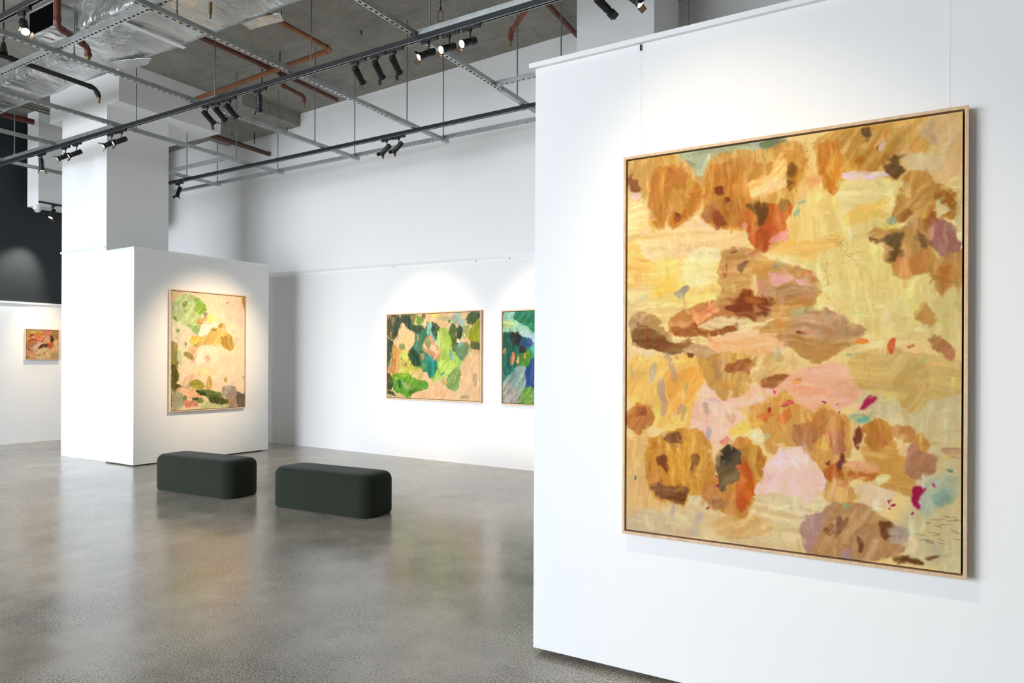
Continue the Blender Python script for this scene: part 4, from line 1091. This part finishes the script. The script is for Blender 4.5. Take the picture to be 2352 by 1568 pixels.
TANGLE = [
 ('G', (246,208,160), "640,165 1424,150 1424,1365 640,1340", o_('d', var=10, soft=.03)),
 ('G', (82,86,52), "178,180 340,175 330,480 280,520 200,450 178,420"),
 ('G', (150,126,92), "228,190 277,190 272,250 242,312 233,250", v_), ('G', (168,136,98), "208,400 242,398 237,470 213,442", v_),
 ('G', (50,72,52), "330,178 480,170 490,230 540,310 560,330 640,330 700,400 580,422 500,400 440,340 375,300 330,380 300,450 275,440 300,300", v_),
 ('G', (48,72,50), "180,480 240,520 262,600 257,700 232,800 210,872 183,902", v_),
 ('G', (245,206,150), "373,300 440,350 500,400 552,430 562,490 542,600 510,652 460,692 420,650 400,600 350,622 268,590 258,540 310,480 330,390", o_('d', var=12)),
 ('G', (248,212,146), "440,520 540,500 540,600 480,660 430,620", o_('d', var=8, soft=.02)),
 ('G', (132,142,82), "348,575 412,578 402,642 370,672 343,622", d_),
 ('G', (230,196,150), "690,168 1052,160 1062,230 1020,300 1000,392 930,372 860,312 770,250 700,240", o_('d', var=14)),
 ('G', (192,192,148), "870,198 1000,208 1062,208 1052,282 960,252 870,237"), ('G', (206,216,110), "790,168 862,163 832,212 790,217"),
 ('G', (76,128,48), "1000,265 1022,253 1033,280 1010,297"),
 ('G', (164,194,180), "1058,163 1150,158 1192,220 1212,270 1192,332 1110,312 1058,290 1070,220", d_), ('G', (226,192,142), "1148,160 1272,158 1272,232 1220,252 1168,212"),
 ('G', (132,132,88), "473,180 562,178 552,270 520,272"), ('G', (92,166,56), "568,190 622,188 672,240 652,302 600,312 578,252"), ('G', (90,160,58), "508,270 552,290 532,312"), ('G', (58,70,46), "640,168 692,168 682,242 648,212"),
 ('G', (54,116,90), "578,420 690,380 720,290 742,290 850,380 882,350 862,432 810,542 740,480 680,562 650,622 700,690 762,700 832,800 872,872 852,982 820,1042 760,1032 740,962 690,942 610,892 540,882 500,822 468,720 490,660 540,602 560,480", v_),
 ('G', (44,74,52), "468,680 540,640 620,760 622,882 530,872 490,802", v_), ('G', (44,142,122), "698,720 800,780 872,882 842,1002 770,1022 720,902", v_),
 ('G', (60,86,76), "768,270 850,310 892,350 862,442 810,472 770,382", v_), ('G', (130,182,168), "698,400 740,280 782,300 762,380 802,480 822,562 780,522 730,442", v_),
 ('G', (88,152,80), "618,860 680,830 722,882 660,932"),
 ('G', (224,166,118), "658,600 720,480 762,480 822,580 892,640 912,742 882,812 820,792 750,712 660,652", d_),
 ('G', (150,162,102), "690,540 740,500 762,600 720,642", d_), ('G', (249,218,178), "658,590 692,578 702,642"), ('G', (251,214,172), "758,590 822,600 862,692 840,712 780,652", d_),
 ('G', (202,162,102), "628,710 672,698 677,772 640,792"), ('G', (228,140,66), "578,430 602,490 612,542 588,532", v_),
 ('G', (166,206,84), "878,370 960,380 1012,430 1052,520 1052,642 1102,702 1182,790 1172,872 1100,902 960,962 880,1042 800,1092 788,1062 840,992 870,932 868,832 900,762 920,662 870,602 850,502 858,422", v_),
 ('G', (204,228,134), "858,430 920,400 952,560 922,662 870,582", v_), ('G', (194,218,92), "878,830 1000,800 1122,872 1000,932 880,962", d_), ('G', (196,222,122), "798,1080 900,1000 1100,890 1172,870 1100,952 950,1032 850,1112", e_),
 ('G', (140,186,188), "1008,668 1042,680 1082,800 1050,802 1018,722", v_), ('G', (80,150,96), "905,985 955,960 950,990 900,1015", e_),
 ('G', (74,106,54), "1008,400 1060,298 1112,370 1082,470 1112,500 1092,560 1162,602 1100,682 1060,642 1050,522", v_), ('G', (44,64,50), "1118,370 1150,340 1192,360 1172,522 1120,502", v_),
 ('G', (68,94,64), "1238,270 1270,190 1300,163 1420,158 1420,230 1370,272 1330,332 1280,322", d_), ('G', (150,166,96), "1188,340 1272,330 1262,440 1220,522 1190,482"), ('G', (226,216,150), "1190,420 1240,470 1205,500 1230,490"),
 ('G', (110,150,106), "1088,650 1150,580 1262,570 1282,640 1252,742 1200,812 1160,782 1120,722", d_), ('G', (130,182,184), "1128,600 1190,538 1192,570 1150,642"),
 ('G', (152,166,34), "1278,430 1330,340 1424,250 1424,602 1380,562 1300,532 1268,490", v_), ('G', (84,98,60), "1298,540 1380,570 1422,590 1422,672 1300,632"), ('G', (222,188,134), "1288,640 1422,670 1422,732 1300,732"),
 ('G', (246,207,158), "1238,760 1300,730 1424,740 1424,1365 800,1345 540,1315 520,1270 720,1180 740,1110 680,1010 800,1090 950,1140 1040,1212 1110,1212 1150,1130 1170,950 1190,850", o_('d', var=12)),
 ('G', (244,196,148), "560,1260 800,1200 1000,1260 900,1330 640,1310", o_('d', var=12, soft=.03)),
 ('G', (124,170,94), "978,1070 1100,920 1162,900 1162,1002 1142,1162 1090,1222 1030,1192 960,1132", d_), ('G', (214,182,120), "890,1080 985,1060 990,1120 930,1130", d_), ('G', (200,180,140), "1040,1010 1085,990 1070,1050 1035,1050"),
 ('G', (206,176,132), "1338,960 1382,1000 1392,1102 1338,1162", o_('v', op=.8)), ('G', (190,170,126), "1148,1320 1220,1278 1277,1300 1250,1335"),
 ('G', (216,166,86), "263,580 340,640 362,700 352,800 322,962 260,1002 200,942 220,832 250,722", v_), ('G', (190,138,78), "208,850 260,760 302,800 282,962 208,952", v_),
 ('G', (206,206,94), "378,700 440,660 472,750 522,860 640,920 682,982 600,1022 470,982 358,982 348,882", d_), ('G', (202,182,112), "378,780 430,790 462,860 430,902 368,862"),
 ('G', (98,118,58), "418,828 452,850 442,894", d_), ('G', (98,118,58), "370,760 388,760 380,800"), ('G', (224,192,128), "488,1000 580,910 682,1000 620,1062 540,1042", d_),
 ('G', (94,160,44), "248,1010 330,985 470,988 540,1060 682,1068 734,1130 722,1182 600,1202 520,1242 490,1302 450,1282 380,1242 290,1212 258,1142", d_),
 ('G', (152,196,62), "260,1000 400,978 462,1000 300,1052", h_), ('G', (38,90,58), "323,1075 357,1068 372,1162 348,1172", v_), ('G', (150,172,108), "378,1090 500,1130 522,1182 450,1202 418,1152"), ('G', (72,110,38), "468,1230 560,1180 592,1190 500,1282"),
 ('G', (58,74,40), "186,960 230,1000 262,1102 242,1182 186,1192"), ('G', (226,212,144), "200,1240 440,1290 320,1300 195,1295", h_), ('G', (68,80,44), "188,1200 280,1238 314,1288 230,1250 188,1250", e_),
 ('G', (60,130,110), "186,800 215,790 215,850 190,860"),
]
DEEP = [
 ('G', (166,216,188), "1690,130 1840,125 1822,220 1900,250 1980,330 2120,440 2120,560 2000,502 1900,452 1850,402 1780,402 1690,422", d_), ('G', (202,226,152), "1698,280 1800,258 1812,340 1720,362", h_), ('G', (176,216,218), "1878,380 2000,430 2082,520 2040,552 1920,462", e_),
 ('G', (38,118,84), "1818,220 1850,133 2400,115 2400,300 2240,420 2040,412 1980,330 1890,262", d_), ('G', (50,142,92), "1958,300 2120,320 2120,412 2030,402"),
 ('G', (34,104,94), "1698,430 1780,420 1792,560 1892,602 1892,702 1882,862 1800,1012 1720,982 1703,702", v_), ('G', (38,38,38), "1778,420 1860,403 1902,470 1892,592 1800,572"),
 ('G', (40,80,126), "1898,480 1970,488 2032,570 2022,612 1960,642 1900,602"), ('G', (76,86,152), "1958,500 2012,520 2042,582 2000,612"), ('G', (40,44,44), "1888,600 1970,640 1962,702 1888,692"),
 ('G', (70,166,130), "1980,660 2130,540 2400,600 2400,800 2100,780 2028,790", v_), ('G', (84,146,48), "1888,740 1990,680 2032,780 2002,882 1930,922 1878,862"),
 ('G', (228,146,96), "1788,780 1815,688 1840,688 1832,760 1817,864 1798,864", o_('v', warp=.01)), ('G', (238,162,100), "1846,820 1877,748 1882,842", o_('v', warp=.01)), ('G', (228,152,72), "1933,700 1952,698 1957,772 1930,774", o_('v', warp=.01)), ('G', (228,178,132), "1700,702 1725,638 1742,638 1727,712", o_('v', warp=.01)),
 ('G', (40,70,142), "2018,800 2080,778 2120,800 2300,900 2300,1200 2120,1210 2000,1162 1938,1102 1928,962 2000,882", v_), ('G', (28,42,78), "2078,800 2150,800 2150,1202 2058,1182 2090,1002", v_),
 ('G', (150,176,168), "1868,890 1942,898 1932,1002 1952,1102 1942,1202 1882,1382 1708,1372 1706,1152 1760,1042 1830,962", d_), ('G', (178,172,168), "1718,1120 1790,1118 1872,1230 1880,1372 1708,1372", d_),
 ('G', (122,168,80), "1888,1385 1940,1188 2000,1168 2120,1232 2400,1260 2400,1420", d_), ('G', (122,198,58), "2018,1395 2060,1308 2130,1340 2130,1405"), ('G', (60,150,130), "2140,1000 2400,950 2400,1200 2150,1150", v_),
]
BLUSH = [
 ('N', (247,208,176), "700,195 880,225 930,330 935,520 850,502 720,382 680,282", o_('d', var=8, soft=.03)), ('N', (228,200,158), "140,120 250,130 240,202 180,262 140,250", o_('d', var=8, soft=.02)),
 ('N', (186,204,138), "150,262 250,180 300,148 420,200 502,280 502,342 450,392 430,472 420,592 360,542 320,502 210,472 145,432", d_), ('N', (176,196,152), "143,260 200,238 212,300 160,342"),
 ('N', (140,178,76), "378,213 430,198 462,260 508,283 492,342 430,372 388,322 408,262", d_), ('N', (132,132,52), "263,250 295,228 312,270 268,292"), ('N', (150,150,60), "278,320 292,328 286,367"), ('N', (154,182,116), "308,480 400,508 440,488 430,592 380,572", d_),
 ('N', (110,140,90), "150,400 175,380 200,440 160,430"), ('N', (202,156,74), "408,440 440,413 502,428 482,477 418,472", d_), ('N', (150,140,112), "478,348 532,358 522,462 500,402"), ('N', (247,226,140), "528,380 602,368 622,450 540,452", o_('v', var=14)),
 ('N', (253,240,214), "428,590 460,508 560,488 640,478 652,512 560,562 500,622 438,612", o_('d', var=8)), ('N', (226,217,188), "140,428 210,470 310,510 412,600 350,652 330,702 260,692 145,652", o_('d', var=10)),
 ('N', (106,138,56), "188,528 227,533 217,567 193,567"), ('N', (106,138,66), "283,668 297,678 287,734", v_),
 ('N', (220,182,104), "338,670 380,618 430,603 470,640 560,560 590,528 640,540 660,488 685,468 717,500 727,560 792,610 802,680 797,762 750,742 700,702 650,682 560,702 470,692 420,717 368,692", o_('d', soft=.004)),
 ('N', (184,148,70), "678,620 780,600 802,680 792,767 740,732 688,692", v_), ('N', (172,136,70), "648,500 690,468 714,522 670,520", d_), ('N', (228,198,94), "348,650 430,608 462,650 400,692", d_), ('N', (150,130,70), "560,545 600,528 640,540 610,555"), ('N', (150,140,80), "380,690 430,705 415,722"),
 ('N', (242,192,144), "328,720 430,700 452,720 420,802 400,884 370,882 368,812 328,762", d_), ('N', (156,142,80), "268,800 310,768 372,810 370,858 330,842", d_),
 ('N', (254,238,210), "438,730 560,700 642,760 642,902 560,962 420,942 398,882", o_('d', var=8, soft=.02)), ('N', (244,188,154), "498,830 540,798 568,840 552,894 508,882"),
 ('N', (252,226,184), "300,930 640,880 760,1000 560,1060 380,1010", o_('d', var=8, soft=.03)), ('N', (250,226,160), "400,960 600,950 560,1040 430,1030", o_('h', var=10, soft=.02)),
 ('N', (138,134,66), "138,660 200,700 192,780 202,902 180,962 212,1022 190,1092 240,1152 230,1182 138,1202", v_), ('N', (92,84,34), "138,900 190,950 202,1042 180,1102 252,1162 150,1182", v_), ('N', (202,204,152), "198,760 260,758 252,922 208,902", v_),
 ('N', (249,208,172), "190,1092 300,1058 400,998 320,1122 230,1122", d_), ('N', (200,180,150), "230,1140 330,1130 380,1190 300,1180", d_), ('N', (162,154,56), "318,1130 380,1063 450,1078 494,1130 480,1167 380,1162", h_), ('N', (206,172,96), "498,1182 550,1028 587,1090 560,1182", v_), ('N', (188,164,82), "698,1050 742,1058 758,1092 720,1087"),
 ('N', (246,186,146), "188,1180 300,1168 450,1198 484,1260 380,1272 250,1242", h_), ('N', (226,136,102), "253,1310 290,1288 380,1308 434,1350 330,1374 278,1352", d_),
 ('N', (174,170,128), "136,1208 240,1218 272,1290 250,1372 136,1405", d_), ('N', (206,208,148), "478,1310 600,1298 762,1310 752,1365 500,1388 440,1390"), ('N', (112,116,66), "263,1250 290,1238 302,1280 268,1287"),
 ('N', (96,106,48), "408,1183 450,1183 600,1198 694,1240 682,1272 540,1262 470,1232", h_), ('N', (46,72,34), "408,1183 440,1183 514,1230 492,1252 438,1222", e_), ('N', (76,86,38), "533,1270 600,1258 700,1268 784,1290 740,1322 560,1312", h_), ('N', (120,126,66), "353,1275 400,1258 470,1268 482,1310 430,1317"), ('N', (46,72,38), "356,1276 410,1260 442,1272 390,1293"),
 ('N', (166,144,124), "688,1180 740,1143 820,1148 832,1190 900,1230 935,1228 935,1358 770,1364 758,1320 792,1290 700,1232", d_), ('N', (116,98,84), "838,1200 935,1238 935,1358 850,1342", v_), ('N', (228,150,110), "740,1270 780,1290 760,1305"),
 ('N', (184,148,74), "900,190 938,192 938,340 914,282", v_), ('N', (249,202,180), "808,620 862,598 852,702 818,692", o_('v', var=6)), ('N', (196,60,70), "728,255 762,240 740,260"), ('N', (150,180,190), "905,1040 925,1035 918,1070"),
]
EMBER = [
 ('S', (216,176,104), "262,225 560,235 700,320 560,380 420,340 330,460 262,420"), ('S', (206,178,84), "380,240 560,240 600,330 520,370 430,330"), ('S', (206,140,46), "560,320 740,310 760,390 620,420"), ('S', (226,136,74), "560,440 760,380 860,340 900,400 780,480 720,600 640,600"),
 ('S', (206,90,44), "290,600 330,580 500,510 560,540 660,600 620,620 540,580 400,620 320,620"), ('S', (166,78,40), "390,350 460,380 560,390 520,430 400,480 330,500 400,440"), ('S', (196,134,96), "265,660 420,620 640,640 560,700 480,800 340,820 265,780"),
 ('S', (226,140,108), "860,270 1100,260 1160,300 1090,420 980,460 900,440"), ('S', (180,140,82), "1170,280 1370,265 1360,560 1240,590 1190,520 1120,420"), ('S', (72,44,34), "1100,410 1180,500 1225,590 1130,640 1080,600 1110,520"), ('S', (246,218,180), "780,440 880,400 920,440 840,620 780,640 750,600 800,520"), ('S', (216,84,64), "820,450 900,500 860,600 790,630 770,590 840,540"),
 ('S', (236,180,130), "900,500 1080,470 1090,600 1040,660 860,690 860,620"), ('S', (240,204,170), "560,740 720,660 860,680 700,800 600,920 500,940"), ('S', (104,66,44), "700,830 770,730 1060,690 1070,740 960,830 860,780 800,830 720,880"), ('S', (224,104,60), "1060,660 1220,620 1230,760 1180,820 1080,850 1000,800"), ('S', (206,160,78), "1200,640 1250,630 1220,800 1150,850 1140,800"),
 ('S', (246,196,142), "1230,600 1370,590 1370,1000 1180,960 1150,880 1240,780"), ('S', (96,76,52), "268,800 340,860 440,910 550,945 470,960 380,920 290,850"), ('S', (232,170,130), "265,880 420,930 560,960 560,1150 300,1160 265,1100"), ('S', (244,206,150), "640,920 860,840 1100,920 1180,1000 1160,1180 620,1190 600,1040"), ('S', (170,156,80), "640,1060 760,1040 740,1100 660,1090"), ('S', (150,90,60), "880,970 920,980 920,1040 890,1040"),
 ('S', (206,140,100), "520,1080 570,1000 580,1080 540,1120"), ('S', (214,180,120), "1160,980 1370,1000 1370,1200 1100,1200 1110,1080"), ('S', (180,140,80), "265,1080 340,1110 360,1180 265,1190"), ('S', (160,196,80), "800,255 860,255 850,290 810,285"),
]

def painting(name_label, cat_label, origin, dirx, nrm, s0, s1, z0, z1, base, shapes, quad, seed, grid, gain, frame=0.013, gap=0.0075, depth=0.05, detail=1.0, wires=None, sign=None):
    """framed canvas on a wall: origin + dirx * s gives points on the wall line, nrm points into the room"""
    O, D, Nn = Vector(origin), Vector(dirx), Vector(nrm)
    def P(s, off, z):
        q = O + D * s + Nn * off
        return (q.x, q.y, z)
    root = empty('framed_painting', P((s0 + s1) / 2, 0.0, z0), name_label, 'painting', 'framed abstract paintings')
    mb = MB()
    a = [(s0, z0), (s1, z0), (s1, z1), (s0, z1)]
    f = frame; b = [(s0 + f, z0 + f), (s1 - f, z0 + f), (s1 - f, z1 - f), (s0 + f, z1 - f)]
    vs = []
    for off in (0.008, depth): vs += [P(s, off, z) for s, z in a] + [P(s, off, z) for s, z in b]
    fs = []
    for i in range(4):
        j = (i + 1) % 4
        fs += [(8 + i, 8 + j, 12 + j, 12 + i), (i, 4 + i, 4 + j, j), (i, j, 8 + j, 8 + i), (4 + i, 12 + i, 12 + j, 4 + j)]
    mb.add(vs, fs); bevel(mb.build('frame', M['wood'], root), 0.0015)
    mb = MB(); mb.prism([P(s0 + f, 0.008, 0)[:2], P(s1 - f, 0.008, 0)[:2], P(s1 - f, 0.018, 0)[:2], P(s0 + f, 0.018, 0)[:2]], z0 + f, z1 - f)
    mb.build('backing', M['gap'], root)
    # canvas
    g = f + gap; c0, c1, d0, d1 = s0 + g, s1 - g, z0 + g, z1 - g
    nx, ny = grid; W, H = c1 - c0, d1 - d0
    cv = Canvas(nx, ny, W, H, seed, detail); cv.fill(base)
    X = homography(quad); run(cv, shapes, X)
    cv.dabs(int(620 * W * H * detail))
    if sign: sign(cv, X)
    col = cv.finish(gain, 1.14 if detail == 1.0 else 1.02)
    off = depth - 0.006
    vs = [P(c0 + W * i / (nx - 1), off, d1 - H * j / (ny - 1)) for j in range(ny) for i in range(nx)]
    fs = [(j * nx + i, (j + 1) * nx + i, (j + 1) * nx + i + 1, j * nx + i + 1) for j in range(ny - 1) for i in range(nx - 1)]
    ring = [i for i in range(nx)] + [j * nx + nx - 1 for j in range(1, ny)] + [(ny - 1) * nx + i for i in range(nx - 2, -1, -1)] + [j * nx for j in range(ny - 2, 0, -1)]
    n0 = len(vs); Nv = Nn * (off - 0.018)
    for k in ring: vs.append((vs[k][0] - Nv.x, vs[k][1] - Nv.y, vs[k][2]))
    m = len(ring)
    fs += [(ring[k], ring[(k + 1) % m], n0 + (k + 1) % m, n0 + k) for k in range(m)]
    me = bpy.data.meshes.new('canvas'); rl = root.location
    me.from_pydata([(v[0] - rl.x, v[1] - rl.y, v[2] - rl.z) for v in vs], [], fs)
    at = me.color_attributes.new('paint', 'FLOAT_COLOR', 'POINT')
    col = np.concatenate([col, col[ring]], 0); at.data.foreach_set('color', col.ravel())
    me.materials.append(M['canvas']); me.update()
    o = bpy.data.objects.new('canvas', me); COL.objects.link(o); o.parent = root
    if wires:
        zt, ss = wires
        for s in ss:
            mb = MB(); mb.tube([P(s, 0.006, z1 - 0.05), P(s, 0.006, zt(s))], 0.0004, 6); w = mb.build('hanging_wire', M['wire'], root)
            mb = MB(); mb.tube([P(s, 0.006, zt(s) - 0.03), P(s, 0.006, zt(s))], 0.004, 8); mb.build('hook', M['hook'], w)
    return root

def signature(cv, X):
    """pale handwritten signature running up the top right corner"""
    def q(x, y):
        r = X @ np.array([2080 + x / 11.2, 260 + y / 11.2, 1.0]); return (r[0] / r[2], r[1] / r[2])
    c = (238, 222, 178)
    for st in ([(652, 1062), (640, 1095), (668, 1105), (690, 1065), (712, 1055), (718, 1090), (690, 1112)],
               [(722, 985), (735, 1030), (770, 1035), (795, 1000), (800, 985)], [(668, 905), (720, 915), (800, 935)], [(740, 925), (745, 890), (775, 870), (810, 885)],
               [(775, 800), (780, 770), (815, 765), (840, 790), (838, 745), (800, 720), (842, 715)], [(770, 690), (840, 690), (790, 660), (842, 650)], [(780, 620), (840, 615), (790, 590), (842, 580)],
               [(785, 530), (800, 495), (830, 500), (848, 530), (800, 545)], [(770, 455), (850, 440), (800, 420), (770, 380), (775, 355)]):
        cv.line([q(*p) for p in st], 0.0028, c, 0.75)

def speckle(cv, X):
    signature(cv, X)
    r = random.Random(4)
    for k in range(46):
        t = r.random(); x = 1370 + 150 * t + r.gauss(0, 28); y = 870 + 150 * t + r.gauss(0, 26)
        q = X @ np.array([1400 + x / 2.8, 240 + y / 2.8, 1.0]); u, v = q[0] / q[2], q[1] / q[2]
        cv.line([(u, v), (u + 0.0008, v + 0.0008)], 0.0032, (196, 158, 112), 0.7)
    for k in range(36):
        x = 1335 + r.gauss(0, 14); y = 1030 + 280 * r.random() ** 1.6
        q = X @ np.array([1400 + x / 2.8, 240 + y / 2.8, 1.0]); u, v = q[0] / q[2], q[1] / q[2]
        cv.line([(u, v), (u + 0.0008, v + 0.0008)], 0.0032, (206, 160, 90), 0.6)
    for k in range(26):
        x = 1690 + 250 * r.random(); y = 1030 + 160 * r.random(); L = r.uniform(14, 60)
        a = X @ np.array([1400 + x / 2.529, 780 + y / 2.529, 1.0]); b = X @ np.array([1400 + (x + L) / 2.529, 780 + (y + r.uniform(-8, 14)) / 2.529, 1.0])
        cv.line([(a[0] / a[2], a[1] / a[2]), (b[0] / b[2], b[1] / b[2])], 0.0026, (150, 110, 86), 0.6)
    for k in range(40):
        x = 1200 + r.gauss(0, 14); y = 225 + 210 * r.random()
        q = X @ np.array([1400 + x / 2.8, 240 + y / 2.8, 1.0]); u, v = q[0] / q[2], q[1] / q[2]
        cv.line([(u, v), (u + 0.0008, v + 0.0008)], 0.0026, (150, 126, 84), 0.55)

GAIN = 0.77
painting('very large framed abstract in ochre, yellow and pink on the near partition', 'painting', PA, PD, PN, 0.533 - 0.0, 1.993, 0.7345, 2.63, (246,214,150), OCHRE,
         [(1420.6, 367.7), (2183.2, 264), (2177.3, 1317.9), (1425.2, 1214.9)], 11, (460, 600), GAIN, 0.0135, 0.0075, 0.05, 1.0, (lambda s: 3.2, (0.605, 1.925)), speckle)
painting('landscape framed abstract in tangled greens and peach on the back wall', 'painting', BWA, BD, BN, 3.205, 5.19, 0.957, 2.383, (245,206,156), TANGLE,
         [(891, 719.5), (1104, 716), (1104.4, 924.4), (892.7, 913)], 23, (300, 220), GAIN * 0.9, 0.02, 0.008, 0.05, 0.8, (lambda s: railpt(s) - 0.01, (3.32, 5.06)))
painting('blue and teal framed abstract half hidden by the near partition edge', 'painting', BWA, BD, BN, 5.565, 7.55, 0.95, 2.358, (60,130,116), DEEP,
         [(1152.2, 713.2), (1367, 709.5), (1367, 938.5), (1154.8, 926.4)], 31, (300, 220), GAIN * 0.9, 0.02, 0.008, 0.05, 0.8, (lambda s: railpt(s) - 0.01, (5.68, 7.42)))
KA = Vector((-10.207, 5.971)); KD = (Vector((-10.081, 8.326)) - KA).normalized(); KN = Vector((KD.y, -KD.x))
painting('portrait framed abstract in pale pink, cream and soft green on the boxed partition', 'painting', KA, KD, KN, 0.535, 1.872, 0.782, 2.694, (250,222,186), BLUSH,
         [(391, 665.6), (562.7, 681.6), (561.6, 934.4), (389.7, 944)], 43, (240, 330), GAIN * 1.08, 0.016, 0.008, 0.055, 0.8)
painting('small framed abstract in rust and pink on the far side wall', 'painting', LWA, LD, LN, 0.385, 0.975, 1.582, 2.181, (226,176,126), EMBER,
         [(58.4, 755.7), (136.2, 758.6), (136.2, 824.6), (58.4, 824.6)], 57, (130, 130), GAIN * 0.8, 0.014, 0.006, 0.05, 1.6)

# ------------------------------------------------------------------ light
W = bpy.data.worlds.new('daylight'); S.world = W; W.use_nodes = True
nt = W.node_tree; bg = nt.nodes['Background']
tc = nt.nodes.new('ShaderNodeTexCoord'); sx = nt.nodes.new('ShaderNodeSeparateXYZ'); nt.links.new(tc.outputs['Generated'], sx.inputs[0])
mr = nt.nodes.new('ShaderNodeMapRange'); mr.inputs[1].default_value = -1; mr.inputs[2].default_value = 1
nt.links.new(sx.outputs['Z'], mr.inputs[0])
rp = ramp(nt, [(0.0, (0.42, 0.455, 0.50)), (0.48, (0.54, 0.58, 0.63)), (0.53, (0.84, 0.91, 1.0)), (1.0, (0.68, 0.82, 1.0))], mr.outputs[0])
nt.links.new(rp.outputs[0], bg.inputs['Color']); bg.inputs['Strength'].default_value = SKY = 15.0

for i in range(nb):
    x0 = XL + i * bw
    ld = bpy.data.lights.new('window_daylight', 'AREA'); ld.shape = 'RECTANGLE'; ld.size = bw - 0.12; ld.size_y = WZ1 - WZ0 - 0.12
    ld.cycles.is_portal = True
    lo = bpy.data.objects.new('window_daylight', ld); COL.objects.link(lo)
    lo.location = (x0 + bw / 2, YF - 0.02, (WZ0 + WZ1) / 2); lo.rotation_euler = (math.radians(90), 0, math.radians(0))
    lo.rotation_euler = Vector((0, 1, 0)).to_track_quat('-Z', 'Z').to_euler()

def beam(loc, target, power, cone, blend=0.6, col=(1.0, 0.80, 0.58), size=0.05):
    ld = bpy.data.lights.new('spot_beam', 'SPOT'); ld.energy = power; ld.spot_size = math.radians(cone); ld.spot_blend = blend
    ld.color = col; ld.shadow_soft_size = size
    lo = bpy.data.objects.new('spot_beam', ld); COL.objects.link(lo)
    d = Vector(target) - Vector(loc)
    lo.location = Vector(loc) + d.normalized() * 0.22; lo.rotation_euler = d.to_track_quat('-Z', 'Y').to_euler()
    return lo
hz = TZ - 0.145
WARM = (1.0, 0.72, 0.44)
beam((-1.6, 1.35, 4.6), (-0.62, 3.3, 1.68), 175, 48, 1.0, (1.0, 0.78, 0.52))
beam((-7.41, T1Y, hz), (-6.95, 8.9, 1.65), 480, 40, 1.0, WARM)
beam((-4.87, T1Y, hz), (-4.7, 8.8, 1.65), 480, 40, 1.0, WARM)
beam((-6.50, T2Y, hz), (-10.13, 7.15, 1.70), 800, 36, 1.0, (1.0, 0.77, 0.52))
beam((-13.2, 6.87, 4.6), (-14.85, 6.87, 1.70), 300, 32, 1.0, WARM)
beam((-14.19, 6.74, 4.36), (-14.85, 6.45, 3.15), 150, 56, 0.9, (0.95, 0.95, 0.85))

# ------------------------------------------------------------------ camera
cd = bpy.data.cameras.new('camera'); cam = bpy.data.objects.new('camera', cd); COL.objects.link(cam); S.camera = cam
cd.sensor_fit = 'HORIZONTAL'; cd.sensor_width = 36.0; cd.lens = 1600.0 / 2352.0 * 36.0
cd.shift_y = (829.0 - 784.0) / 2352.0; cd.clip_start = 0.05; cd.clip_end = 100
fwd = Vector((-2646 * 0 - 0.51748, 0.85569, 0)).normalized()
right = fwd.cross(Vector((0, 0, 1))).normalized(); up = Vector((0, 0, 1))
rl = math.radians(0.25)
r2 = right * math.cos(rl) + up * math.sin(rl); u2 = up * math.cos(rl) - right * math.sin(rl)
mw = Matrix((r2, u2, -fwd)).transposed().to_4x4(); mw.translation = (0, 0, 1.6); cam.matrix_world = mw

S.view_settings.view_transform = 'Standard'; S.view_settings.look = 'None'; S.view_settings.gamma = 1.0
S.view_settings.use_curve_mapping = False; S.view_settings.exposure = 0.36
S.cycles.use_denoising = True; S.cycles.max_bounces = 10; S.cycles.diffuse_bounces = 6; S.cycles.glossy_bounces = 4
S.cycles.sample_clamp_indirect = 8.0
